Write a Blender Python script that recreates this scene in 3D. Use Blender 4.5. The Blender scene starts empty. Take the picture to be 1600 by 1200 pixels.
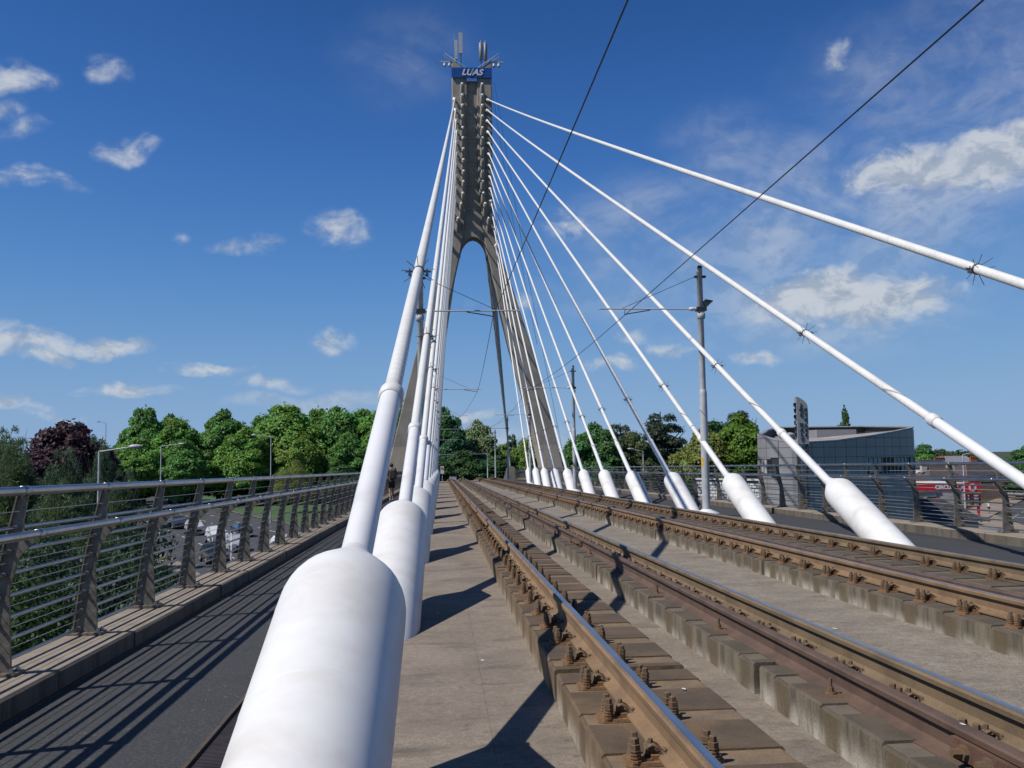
import bpy, math, random
import numpy as np
from mathutils import Vector, Matrix, Euler
R = math.radians
random.seed(7)
S = bpy.context.scene
COL = S.collection

# ------------------------------------------------------------------ camera
cam = bpy.data.cameras.new('camera')
cam.sensor_width = 36.0
cam.lens = 1490.25 / 1600 * 36
cam.clip_start = 0.05
cam.clip_end = 9000
camo = bpy.data.objects.new('camera', cam)
COL.objects.link(camo)
rgt = Vector((0.99720054, -0.073595, -0.01322312))
upv = Vector((0.00757064, -0.07656068, 0.99703618))
fwd = Vector((0.07438925, 0.99434513, 0.07578919))
M = Matrix((( rgt.x, upv.x, -fwd.x, 0), (rgt.y, upv.y, -fwd.y, 0), (rgt.z, upv.z, -fwd.z, 1.5508), (0, 0, 0, 1)))
camo.matrix_world = M
S.camera = camo

# ------------------------------------------------------------------ sky, sun, exposure
SUN = Vector((-0.775, -0.29, 1.0)).normalized()
ELEV = math.asin(SUN.z)
ROT = math.atan2(SUN.x, SUN.y)
SKY_STRENGTH = 0.1
SUN_STRENGTH = 5.0
EXPOSURE = 0.0
S.view_settings.view_transform = 'Standard'
S.view_settings.look = 'None'
S.view_settings.exposure = EXPOSURE
S.view_settings.gamma = 1.0
S.view_settings.use_curve_mapping = False
S.cycles.max_bounces = 6
S.cycles.diffuse_bounces = 1
S.cycles.transparent_max_bounces = 6

# (azimuth deg, elevation deg, half width rad, half height rad, strength) as seen in the sky
CLOUDS = [
    (29.06, 15.3, .1150, .0300, 1.0), (32.23, 15.45, .0850, .0330, 1.05), (23.05, 8.75, .1080, .0290, 1.05),
    (26.47, 8.80, .0640, .0250, 1.0), (18.66, 5.44, .0302, .0094, .7), (10.26, 5.39, .0369, .0107, .65),
    (7.53, 13.99, .0336, .0228, .45), (11.44, 7.08, .0336, .0107, .45), (14.34, 6.42, .0302, .0094, .4),
    (24.22, 22.25, .0235, .0188, .4), (-23.88, 20.12, .0330, .0150, .7), (-24.33, 18.62, .0215, .0118, .6),
    (-19.18, 21.35, .0225, .0150, .5), (-17.52, 17.05, .0255, .0140, .8), (-22.76, 15.01, .0503, .0107, .9),
    (-11.28, 12.53, .0400, .0105, .7), (-5.57, 13.21, .0355, .0215, .7), (-23.38, 17.46, .0188, .0121, .4),
    (-15.75, 12.96, .0134, .0067, .4), (-23.17, 6.36, .0503, .0174, 1.0), (-22.48, 5.50, .0416, .0074, .9),
    (-18.67, 6.32, .0403, .0114, 1.0), (-13.29, 5.36, .0470, .0074, .8), (-17.71, 4.14, .0604, .0067, .8),
    (-9.63, 4.51, .0403, .0101, .5), (-6.32, 6.98, .0242, .0121, .5), (-23.34, 3.01, .0302, .0060, .7),
    (-21.23, 2.58, .0336, .0054, .6), (2.14, 2.45, .0403, .0060, .6), (4.15, 9.33, .0403, .0161, .45)]
WISPS = [
    (24.28, 13.52, .2013, .0872, .75), (12.51, 12.14, .1275, .0805, .6), (30.23, 19.53, .1544, .0940, .5),
    (-5.65, 3.28, .1141, .0107, .8), (17.93, 16.93, .0805, .0604, .35), (0.40, 0.56, .3356, .0268, .5),
    (-0.98, 23.21, .1007, .0537, .25), (21.27, 8.35, .2013, .0537, .5)]
_r = random.Random(3)
for i in range(26):                                        # the same kind of sky goes on all round
    az = _r.uniform(48, 320)
    CLOUDS.append((az, _r.uniform(4, 35), _r.uniform(.03, .11), _r.uniform(.01, .035), _r.uniform(.5, 1)))
for i in range(6):
    WISPS.append((_r.uniform(60, 310), _r.uniform(5, 40), _r.uniform(.1, .3), _r.uniform(.03, .1), _r.uniform(.3, .6)))

world = bpy.data.worlds.new('World')
S.world = world
world.use_nodes = True
nt = world.node_tree
nt.nodes.clear()
def N(t, kind, **kw):
    n = t.nodes.new(kind)
    for k, v in kw.items():
        setattr(n, k, v)
    return n
sky = N(nt, 'ShaderNodeTexSky', sky_type='NISHITA', sun_disc=False)
sky.sun_elevation = ELEV
sky.sun_rotation = ROT
sky.air_density = 0.6
sky.dust_density = 0.0
sky.ozone_density = 4.0
tc = N(nt, 'ShaderNodeTexCoord')
def math_node(t, op, a, b=None, c=None, clamp=False):
    n = N(t, 'ShaderNodeMath', operation=op, use_clamp=clamp)
    for i, v in enumerate((a, b, c)):
        if v is None: continue
        if isinstance(v, (int, float)): n.inputs[i].default_value = v
        else: t.links.new(v, n.inputs[i])
    return n.outputs[0]
wn = N(nt, 'ShaderNodeTexNoise')
wn.inputs['Scale'].default_value = 15; wn.inputs['Detail'].default_value = 4
nt.links.new(tc.outputs['Generated'], wn.inputs['Vector'])
ws = N(nt, 'ShaderNodeVectorMath', operation='MULTIPLY_ADD')
ws.inputs[1].default_value = (.075, .075, .045); ws.inputs[2].default_value = (-.0375, -.0375, -.0225)
nt.links.new(wn.outputs['Color'], ws.inputs[0])
wv = N(nt, 'ShaderNodeVectorMath', operation='ADD')
nt.links.new(tc.outputs['Generated'], wv.inputs[0]); nt.links.new(ws.outputs[0], wv.inputs[1])
def blob_field(lst):
    acc = None
    for az, el, w, h, s in lst:
        a, e = R(az), R(el)
        c = Vector((math.sin(a) * math.cos(e), math.cos(a) * math.cos(e), math.sin(e)))
        t1 = Vector((math.cos(a), -math.sin(a), 0))
        t2 = t1.cross(c)
        mp = N(nt, 'ShaderNodeMapping', vector_type='TEXTURE')
        rot = Matrix((c, t1, t2)).transposed()
        if rot.determinant() < 0:
            rot = Matrix((c, t1, -t2)).transposed()
        mp.inputs['Location'].default_value = c
        mp.inputs['Rotation'].default_value = rot.to_euler()
        mp.inputs['Scale'].default_value = (1.0, w * 1.18, h * 1.25)
        nt.links.new(wv.outputs[0], mp.inputs['Vector'])
        ln = N(nt, 'ShaderNodeVectorMath', operation='LENGTH')
        nt.links.new(mp.outputs[0], ln.inputs[0])
        v = math_node(nt, 'MULTIPLY_ADD', ln.outputs['Value'], -s, s)
        acc = v if acc is None else math_node(nt, 'MAXIMUM', acc, v)
    return acc
def noise(t, vec, scale, detail, rough=.55, dist=0.0):
    n = N(t, 'ShaderNodeTexNoise')
    n.inputs['Scale'].default_value = scale
    n.inputs['Detail'].default_value = detail
    n.inputs['Roughness'].default_value = rough
    n.inputs['Distortion'].default_value = dist
    if vec is not None: t.links.new(vec, n.inputs['Vector'])
    return n.outputs['Fac']
def maprange(t, v, a, b, c, d, interp='SMOOTHSTEP'):
    n = N(t, 'ShaderNodeMapRange', interpolation_type=interp)
    n.inputs['From Min'].default_value = a; n.inputs['From Max'].default_value = b
    n.inputs['To Min'].default_value = c; n.inputs['To Max'].default_value = d
    t.links.new(v, n.inputs['Value'])
    return n.outputs['Result']
st = N(nt, 'ShaderNodeMapping')
st.inputs['Scale'].default_value = (1, 1, 1.5)
nt.links.new(tc.outputs['Generated'], st.inputs['Vector'])
n1 = noise(nt, st.outputs[0], 24, 10, .6, .5)
n2 = noise(nt, st.outputs[0], 55, 6, .6)
st_s = N(nt, 'ShaderNodeVectorMath', operation='ADD')
st_s.inputs[1].default_value = (-.006, -.004, .016)
nt.links.new(st.outputs[0], st_s.inputs[0])
n1s = noise(nt, st_s.outputs[0], 24, 5, .6, .5)
nn = math_node(nt, 'MULTIPLY_ADD', n2, .35, math_node(nt, 'MULTIPLY', n1, 1.0))
thick = blob_field(CLOUDS[4:])
dens = math_node(nt, 'ADD', math_node(nt, 'MULTIPLY', thick, 1.15), math_node(nt, 'MULTIPLY_ADD', nn, 2.7, -1.86))
dens = maprange(nt, dens, -.25, 1.3, 0, .9)
dens = math_node(nt, 'MULTIPLY', dens, maprange(nt, thick, 0.0, .3, 0, 1))
bank = blob_field(CLOUDS[:4])                               # the long flat banks: denser, smoother
bd_ = math_node(nt, 'ADD', math_node(nt, 'MULTIPLY', bank, 1.75), math_node(nt, 'MULTIPLY_ADD', nn, 2.0, -1.42))
bd_ = math_node(nt, 'MULTIPLY', maprange(nt, bd_, -.1, 1.2, 0, .88), maprange(nt, bank, 0.0, .35, 0, 1))
dens = math_node(nt, 'MAXIMUM', dens, bd_)
st2 = N(nt, 'ShaderNodeMapping')
st2.inputs['Scale'].default_value = (1, 1, 1.7)
nt.links.new(tc.outputs['Generated'], st2.inputs['Vector'])
n3 = noise(nt, st2.outputs[0], 6.0, 8, .58, .8)
wisp = blob_field(WISPS)
wd = math_node(nt, 'MULTIPLY', maprange(nt, wisp, 0, .5, 0, .66), maprange(nt, n3, .26, .74, .05, 1))
dens = math_node(nt, 'MAXIMUM', dens, wd)
cc = N(nt, 'ShaderNodeMixRGB')
cc.inputs['Color1'].default_value = (3.7, 4.3, 5.2, 1)
cc.inputs['Color2'].default_value = (5.9, 6.25, 6.7, 1)
nt.links.new(maprange(nt, math_node(nt, 'SUBTRACT', n1, n1s), -.13, .09, 0, 1), cc.inputs['Fac'])
# the same film-like response for the whole sky: deeper blues, a softened horizon
sx = N(nt, 'ShaderNodeSeparateXYZ'); nt.links.new(sky.outputs[0], sx.inputs[0])
cx_ = N(nt, 'ShaderNodeCombineXYZ')
for i, (pw, sb, sa) in enumerate(((2.25, 30.4, 8.72), (2.15, 17.7, 7.93), (3.15, 39.9, 25.7))):
    u = math_node(nt, 'POWER', math_node(nt, 'MULTIPLY', sx.outputs[i], .12), pw)
    v = math_node(nt, 'DIVIDE', math_node(nt, 'MULTIPLY', u, sa * 10), math_node(nt, 'MULTIPLY_ADD', u, sb, 1.0))
    nt.links.new(v, cx_.inputs[i])
mx = N(nt, 'ShaderNodeMixRGB')
nt.links.new(dens, mx.inputs['Fac'])
nt.links.new(cx_.outputs[0], mx.inputs['Color1'])
nt.links.new(cc.outputs[0], mx.inputs['Color2'])
bg = N(nt, 'ShaderNodeBackground')
bg.inputs['Strength'].default_value = SKY_STRENGTH
nt.links.new(mx.outputs[0], bg.inputs['Color'])
wo = N(nt, 'ShaderNodeOutputWorld')
nt.links.new(bg.outputs[0], wo.inputs['Surface'])

sl = bpy.data.lights.new('sun', 'SUN')
sl.energy = SUN_STRENGTH
sl.angle = R(0.5)
sl.color = (1.0, .955, .89)
so = bpy.data.objects.new('sun', sl)
so.rotation_euler = SUN.to_track_quat('Z', 'Y').to_euler()
so.location = (-30, -10, 60)
COL.objects.link(so)

# ------------------------------------------------------------------ materials
ALB = 0.77
def sc(c): return tuple(x * ALB for x in c)
def base_mat(name, rough=.7, metal=0.0):
    m = bpy.data.materials.new(name)
    m.use_nodes = True
    t = m.node_tree
    b = t.nodes['Principled BSDF']
    b.inputs['Roughness'].default_value = rough
    b.inputs['Metallic'].default_value = metal
    return m, t, b
def coords(t, kind='Object', scale=(1, 1, 1)):
    c = N(t, 'ShaderNodeTexCoord')
    mp = N(t, 'ShaderNodeMapping')
    mp.inputs['Scale'].default_value = scale
    t.links.new(c.outputs[kind], mp.inputs['Vector'])
    return mp.outputs[0]
def mixc(t, fac, a, b, mode='MIX'):
    n = N(t, 'ShaderNodeMixRGB', blend_type=mode)
    if isinstance(fac, (int, float)): n.inputs['Fac'].default_value = fac
    else: t.links.new(fac, n.inputs['Fac'])
    for k, v in (('Color1', a), ('Color2', b)):
        if isinstance(v, tuple): n.inputs[k].default_value = (*v, 1)
        else: t.links.new(v, n.inputs[k])
    return n.outputs[0]
def bump(t, b, h, strength, dist=.01):
    n = N(t, 'ShaderNodeBump')
    n.inputs['Strength'].default_value = strength
    n.inputs['Distance'].default_value = dist
    t.links.new(h, n.inputs['Height'])
    t.links.new(n.outputs[0], b.inputs['Normal'])
def mat(name, col, rough=.6, metal=0.0, var=.15, scale=6.0, bmp=0.0, col2=None, lo=.35, hi=.7, speck=0.0, sscale=90, bdist=.006):
    """plain surface with soft noise between two tones, optional fine speckle and bump"""
    m, t, b = base_mat(name, rough, metal)
    if metal < .5:
        col = sc(col); col2 = sc(col2) if col2 else None
    v = coords(t)
    c2 = col2 or tuple(x * (1 - var * 2) for x in col)
    f = maprange(t, noise(t, v, scale, 6, .6), lo, hi, 0, 1)
    c = mixc(t, f, col, c2)
    if speck:
        s = maprange(t, noise(t, v, sscale, 2, .7), .35, .75, 1 - speck, 1 + speck, 'LINEAR')
        cx = N(t, 'ShaderNodeVectorMath', operation='SCALE')
        t.links.new(c, cx.inputs[0]); t.links.new(s, cx.inputs['Scale'])
        c = cx.outputs[0]
    t.links.new(c, b.inputs['Base Color'])
    if bmp:
        bump(t, b, noise(t, v, sscale, 4, .7), bmp, bdist)
    return m
MT = {}
MT['steel_post'] = mat('brushed_steel_post', (.25, .225, .19), .55, .3, .3, 7, .12, col2=(.12, .105, .085), speck=.2, sscale=60)
MT['steel_tube'] = mat('stainless_tube', (.46, .45, .44), .36, 1.0, .1, 3)
MT['galv'] = mat('galvanised_grey', (.54, .555, .58), .5, .0, .1, 4)
MT['galv_dark'] = mat('dark_fitting', (.05, .055, .065), .5, .3, .1, 8)
MT['spike_steel'] = mat('spike_steel', (.14, .145, .16), .5, .3, .1, 8)
MT['wire'] = mat('wire', (.035, .035, .04), .5, .5, .1, 8)
MT['rail_side'] = mat('rail_web_rust', (.29, .18, .095), .8, .0, .2, 3, .25, col2=(.19, .12, .065), speck=.2, sscale=120)
MT['rail_side2'] = mat('rail_web_dull', (.23, .16, .09), .75, .0, .2, 3, .2, col2=(.15, .105, .06), speck=.2, sscale=120)
MT['rail_head'] = mat('polished_rail_head', (.5, .5, .52), .3, 1.0, .12, 2)
MT['check'] = mat('check_rail_brown', (.15, .092, .062), .66, .0, .2, 4, .2, col2=(.10, .062, .044), speck=.15, sscale=100)
MT['check_joint'] = mat('fishplate_rust', (.17, .088, .055), .75, 0, .2, 9, .3, speck=.2)
MT['rust_base'] = mat('rusty_base_plate', (.29, .155, .07), .85, 0, .25, 18, .4, col2=(.165, .095, .05), speck=.3, sscale=150)
MT['rust_bolt'] = mat('weathered_bolt', (.165, .13, .09), .75, .2, .3, 25, .3, col2=(.23, .12, .05), speck=.25, sscale=150)
MT['asphalt'] = mat('walkway_asphalt', (.058, .059, .058), .85, 0, .12, 2.2, .6, col2=(.044, .045, .045), speck=1.0, sscale=80, bdist=.006)
def mk_asphalt():
    m, t, b = base_mat('coarse_asphalt', .85)
    v = coords(t)
    c = mixc(t, maprange(t, noise(t, v, 1.4, 6, .65), .35, .7, 0, 1), (.034, .035, .0365), (.026, .0275, .0295))
    c = mixc(t, maprange(t, noise(t, v, 62, 3, .7), .50, .60, 0, 1), c, (.060, .060, .058))
    c = mixc(t, maprange(t, noise(t, v, 95, 2, .7), .58, .66, 0, .8), c, (.014, .015, .017))
    c = mixc(t, maprange(t, noise(t, v, 21, 2, .5), .70, .74, 0, .8), c, (.12, .11, .095))
    t.links.new(c, b.inputs['Base Color'])
    bump(t, b, noise(t, v, 70, 4, .7), .7, .006)
    return m
MT['asphalt'] = mk_asphalt()
MT['road'] = mat('road_asphalt', (.075, .074, .072), .85, 0, .12, .4, .0, speck=.15, sscale=5)
MT['paint_line'] = mat('road_paint', (.62, .60, .52), .7, 0, .2, 2)
MT['grass'] = mat('grass', (.075, .16, .025), .9, 0, .3, .35, 0, col2=(.045, .11, .02), speck=.35, sscale=3)
MT['ground'] = mat('ground_cover', (.05, .075, .025), .95, 0, .3, .12, 0, col2=(.035, .05, .02), speck=.4, sscale=1.5)
MT['path'] = mat('pavement', (.32, .25, .19), .9, 0, .12, .6, 0, speck=.1, sscale=4)
MT['black'] = mat('black_rubber', (.02, .02, .022), .7)
MT['glass'] = mat('dark_glass', (.02, .028, .03), .06, 0, .1, 1)
MT['white_body'] = mat('white_gloss', (.75, .76, .77), .25, 0, .04, 2)
MT['sign_blue'] = mat('sign_blue', (.012, .085, .36), .4, 0, .08, 3)
MT['sign_blue_light'] = mat('sign_blue_light', (.10, .24, .60), .4, 0, .08, 3)
MT['sign_white'] = mat('sign_white', (.78, .79, .80), .45, 0, .05, 3)
MT['sign_green'] = mat('sign_green', (.03, .16, .16), .5, 0, .1, 3)
MT['red'] = mat('sign_red', (.62, .018, .03), .4, 0, .06, 3)
MT['orange'] = mat('sign_orange', (.85, .30, .02), .45, 0, .06, 3)
MT['yellow'] = mat('sticker_yellow', (.85, .45, .01), .5, 0, .05, 3)
MT['led_green'] = mat('panel_green', (.02, .30, .09), .45, 0, .05, 3)
MT['cyan'] = mat('banner_cyan', (.08, .55, .75), .5, 0, .05, 3)
MT['magenta'] = mat('banner_magenta', (.45, .08, .35), .5, 0, .05, 3)
MT['clad'] = mat('grey_cladding', (.34, .335, .34), .45, .1, .06, .6)
MT['clad_joint'] = mat('cladding_joint', (.035, .038, .045), .7)
MT['frame_grey'] = mat('window_frame', (.42, .43, .45), .5, .2)
MT['membrane'] = mat('roof_membrane', (.42, .38, .36), .8, 0, .2, .8)
MT['slate'] = mat('slate_roof', (.085, .082, .09), .7, 0, .25, 3, .2)
MT['tile_brown'] = mat('brown_roof_tiles', (.13, .10, .085), .8, 0, .25, 3, .2)
MT['terracotta'] = mat('terracotta', (.42, .13, .06), .8, 0, .2, 5)
MT['render'] = mat('painted_render', (.55, .52, .47), .85, 0, .1, 1)
MT['white_render'] = mat('white_render', (.72, .72, .70), .85, 0, .08, 1)
MT['brick_house'] = mat('house_brick', (.26, .16, .11), .85, 0, .2, 3)
MT['bark'] = mat('bark', (.075, .055, .04), .9, 0, .25, 4, .4, sscale=20)
MT['skin'] = mat('skin', (.50, .30, .21), .55, 0, .08, 8)
MT['shirt'] = mat('brown_shirt', (.13, .085, .075), .85, 0, .12, 8)
MT['shorts'] = mat('dark_shorts', (.03, .032, .042), .85, 0, .12, 8)
MT['hair'] = mat('dark_hair', (.018, .014, .012), .6, 0, .1, 20)
MT['pack'] = mat('black_backpack', (.022, .022, .026), .7, 0, .15, 12)
MT['shoe'] = mat('pale_shoe', (.35, .34, .36), .7, 0, .1, 12)
MT['antenna'] = mat('antenna_grey', (.52, .53, .54), .45, 0, .05, 3)
MT['antenna_dark'] = mat('antenna_dark_grey', (.22, .23, .25), .5, 0, .05, 3)
MT['taillight'] = mat('tail_light', (.45, .02, .02), .3, 0, .05, 3)
MT['headlight'] = mat('head_light', (.75, .77, .80), .12, 0, .05, 3)

def mk_white(name, col, dirt, amt, rough, streak=(1, 1, 1), scale=2.0):
    m, t, b = base_mat(name, rough)
    col, dirt = tuple(x * .84 for x in col), sc(dirt)
    v = coords(t, 'Object', streak)
    f = maprange(t, noise(t, v, scale, 7, .62, .3), .45, .78, 0, amt)
    c = mixc(t, f, col, dirt)
    f2 = maprange(t, noise(t, v, 26, 3, .7), .70, .78, 0, .35)
    c = mixc(t, f2, c, (.42, .38, .34))
    t.links.new(c, b.inputs['Base Color'])
    bump(t, b, noise(t, v, 3.0, 3, .5), .05, .02)
    return m
MT['white_sleeve'] = mk_white('white_painted_steel', (.80, .80, .79), (.60, .54, .47), .62, .45, (1, 1, 1), 1.7)
MT['white_tube'] = mk_white('white_guard_tube', (.78, .78, .80), (.60, .57, .54), .5, .4)
MT['white_sheath'] = mk_white('white_plastic_sheath', (.76, .755, .73), (.60, .58, .54), .5, .45)

def mk_concrete(name, a, b_, scale, stain, streak=(1, 1, 1), rough=.88, bmp=.35, sp=.22, sscale=130, stain_amt=.6):
    m, t, b = base_mat(name, rough)
    a, b_, stain = sc(a), sc(b_), sc(stain)
    v = coords(t)
    vs = coords(t, 'Object', streak)
    c = mixc(t, maprange(t, noise(t, v, scale, 8, .65), .3, .72, 0, 1), a, b_)
    c = mixc(t, maprange(t, noise(t, vs, 1.6, 7, .65, .3), .50, .74, 0, stain_amt), c, stain)
    s = maprange(t, noise(t, v, sscale, 2, .7), .3, .75, 1 - sp, 1 + sp, 'LINEAR')
    s = math_node(t, 'MULTIPLY', s, maprange(t, noise(t, v, sscale * .16, 5, .75), .3, .75, 1 - sp * .7, 1 + sp * .7, 'LINEAR'))
    spots = maprange(t, noise(t, v, sscale * .09, 2, .5), .70, .76, 1, .62)
    s = math_node(t, 'MULTIPLY', s, spots)
    cx = N(t, 'ShaderNodeVectorMath', operation='SCALE')
    t.links.new(c, cx.inputs[0]); t.links.new(s, cx.inputs['Scale'])
    t.links.new(cx.outputs[0], b.inputs['Base Color'])
    bump(t, b, noise(t, v, sscale * .6, 5, .7), bmp, .006)
    return m
MT['deck'] = mk_concrete('deck_concrete', (.315, .258, .20), (.225, .183, .14), 1.1, (.11, .09, .07), (.8, 1.9, 1), sp=.38, stain_amt=.75)
MT['deck_mid'] = mk_concrete('exposed_aggregate', (.335, .285, .225), (.235, .198, .155), 2.2, (.13, .108, .082), (.5, 1.5, 1), sp=.55, sscale=110)
MT['kerb'] = mk_concrete('kerb_concrete', (.36, .30, .235), (.25, .21, .165), 3, (.12, .10, .078), (1, .6, 3), sp=.4)
MT['tower'] = mk_concrete('pylon_concrete', (.41, .37, .315), (.29, .26, .225), .5, (.14, .125, .105), (1.3, 1.3, .12), sp=.15, sscale=12, bmp=.1, stain_amt=.75)
MT['tower_low'] = mk_concrete('pale_pylon_base', (.48, .42, .34), (.40, .345, .275), .5, (.27, .235, .19), (1.3, 1.3, .2), sp=.1, sscale=12, bmp=.1)
MT['block'] = mk_concrete('anchor_block', (.17, .155, .13), (.12, .11, .095), .7, (.07, .065, .055), (1, 1, .3), sp=.15, sscale=12)

def mk_plinth(name, top, topdark, side, streakdark, white, rust, stain=(.13, .095, .05)):
    """concrete plinth: dark worn top, vertical run-off streaks on its sides, pale salts near the foot"""
    m, t, b = base_mat(name, .9)
    top, topdark, side, streakdark, white, stain = [sc(q) for q in (top, topdark, side, streakdark, white, stain)]
    v = coords(t)
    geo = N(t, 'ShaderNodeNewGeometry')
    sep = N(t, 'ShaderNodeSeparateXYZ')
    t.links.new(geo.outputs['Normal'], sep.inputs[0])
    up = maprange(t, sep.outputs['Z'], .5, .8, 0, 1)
    ct = mixc(t, maprange(t, noise(t, v, 4, 8, .65), .3, .7, 0, 1), top, topdark)
    ct = mixc(t, maprange(t, noise(t, v, 1.3, 4, .6), .52, .75, 0, rust), ct, (.21, .125, .06))
    vs = coords(t, 'Object', (7, 7, .7))
    cs = mixc(t, maprange(t, noise(t, vs, 1.0, 9, .74, .4), .36, .64, 0, .95), side, streakdark)
    g = N(t, 'ShaderNodeTexCoord')
    sg = N(t, 'ShaderNodeSeparateXYZ')
    t.links.new(g.outputs['Generated'], sg.inputs[0])
    foot = maprange(t, sg.outputs['Z'], .12, .62, 1, 0)
    vw = coords(t, 'Object', (5, 5, 1.2))
    wf = math_node(t, 'MULTIPLY', foot, maprange(t, noise(t, vw, 1.4, 6, .65), .33, .58, 0, .9))
    cs = mixc(t, wf, cs, white)
    og = N(t, 'ShaderNodeTexCoord')
    so_ = N(t, 'ShaderNodeSeparateXYZ')
    t.links.new(og.outputs['Object'], so_.inputs[0])
    yy_ = math_node(t, 'MULTIPLY_ADD', so_.outputs['Y'], 1 / .7, -4.16 / .7 + 100.5)
    fr = math_node(t, 'ABSOLUTE', math_node(t, 'ADD', math_node(t, 'FRACT', yy_), -.5))
    fr = math_node(t, 'ADD', fr, math_node(t, 'MULTIPLY_ADD', noise(t, coords(t, 'Object', (4, 4, 1.5)), 1.6, 5, .65), .22, -.11))
    sf = maprange(t, fr, .08, .22, .85, 0)
    cs = mixc(t, sf, cs, stain)
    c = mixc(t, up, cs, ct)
    s = maprange(t, noise(t, v, 120, 2, .7), .3, .75, .75, 1.25, 'LINEAR')
    cx = N(t, 'ShaderNodeVectorMath', operation='SCALE')
    t.links.new(c, cx.inputs[0]); t.links.new(s, cx.inputs['Scale'])
    t.links.new(cx.outputs[0], b.inputs['Base Color'])
    bump(t, b, noise(t, v, 60, 6, .7), .55, .008)
    return m
MT['plinth_rusty'] = mk_plinth('rust_stained_plinth', (.135, .092, .055), (.085, .06, .038), (.24, .165, .095), (.135, .09, .048), (.44, .38, .29), .6, (.125, .078, .036))
MT['plinth'] = mk_plinth('grey_plinth', (.125, .098, .067), (.078, .062, .045), (.23, .19, .135), (.085, .068, .045), (.56, .51, .43), .3)
MT['kerb_stone'] = mk_plinth('kerb_stone', (.36, .30, .235), (.25, .21, .165), (.19, .16, .125), (.075, .064, .05), (.17, .15, .12), .0, (.165, .139, .108))  # side faces darker than the top: splash dirt plus shade painted into the colour
MT['pad_rusty'] = mat('grout_pad_rusty', (.26, .175, .10), .9, 0, .2, 6, .4, col2=(.17, .125, .08), speck=.25, sscale=120)
MT['pad'] = mat('grout_pad', (.185, .15, .11), .9, 0, .2, 6, .4, col2=(.13, .108, .08), speck=.25, sscale=120)
MT['grate'] = mat('grating_steel', (.13, .105, .11), .6, .4, .2, 6)
MT['edge_rust'] = mat('rusty_edge_angle', (.12, .088, .06), .8, .1, .2, 12)

def leaf_mat():
    m, t, b = base_mat('leaves', .55)
    oi = N(t, 'ShaderNodeObjectInfo')
    at = N(t, 'ShaderNodeAttribute', attribute_name='tint')
    hs = N(t, 'ShaderNodeHueSaturation')
    t.links.new(oi.outputs['Color'], hs.inputs['Color'])
    t.links.new(maprange(t, at.outputs['Fac'], 0, 1, .472, .528, 'LINEAR'), hs.inputs['Hue'])
    t.links.new(maprange(t, at.outputs['Fac'], 0, 1, .62, 1.4, 'LINEAR'), hs.inputs['Value'])
    t.links.new(hs.outputs[0], b.inputs['Base Color'])
    b.inputs['Specular IOR Level'].default_value = .3
    tr = N(t, 'ShaderNodeBsdfTranslucent')
    h2 = N(t, 'ShaderNodeHueSaturation')
    h2.inputs['Value'].default_value = 1.25
    h2.inputs['Hue'].default_value = .485
    t.links.new(hs.outputs[0], h2.inputs['Color'])
    t.links.new(h2.outputs[0], tr.inputs['Color'])
    mxs = N(t, 'ShaderNodeMixShader')
    mxs.inputs['Fac'].default_value = .3
    t.links.new(b.outputs[0], mxs.inputs[1]); t.links.new(tr.outputs[0], mxs.inputs[2])
    t.links.new(mxs.outputs[0], t.nodes['Material Output'].inputs['Surface'])
    return m
MT['leaf'] = leaf_mat()
def car_paint():
    m, t, b = base_mat('car_paint', .28, .0)
    oi = N(t, 'ShaderNodeObjectInfo')
    t.links.new(oi.outputs['Color'], b.inputs['Base Color'])
    b.inputs['Coat Weight'].default_value = .6
    b.inputs['Coat Roughness'].default_value = .08
    return m
MT['car'] = car_paint()

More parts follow.
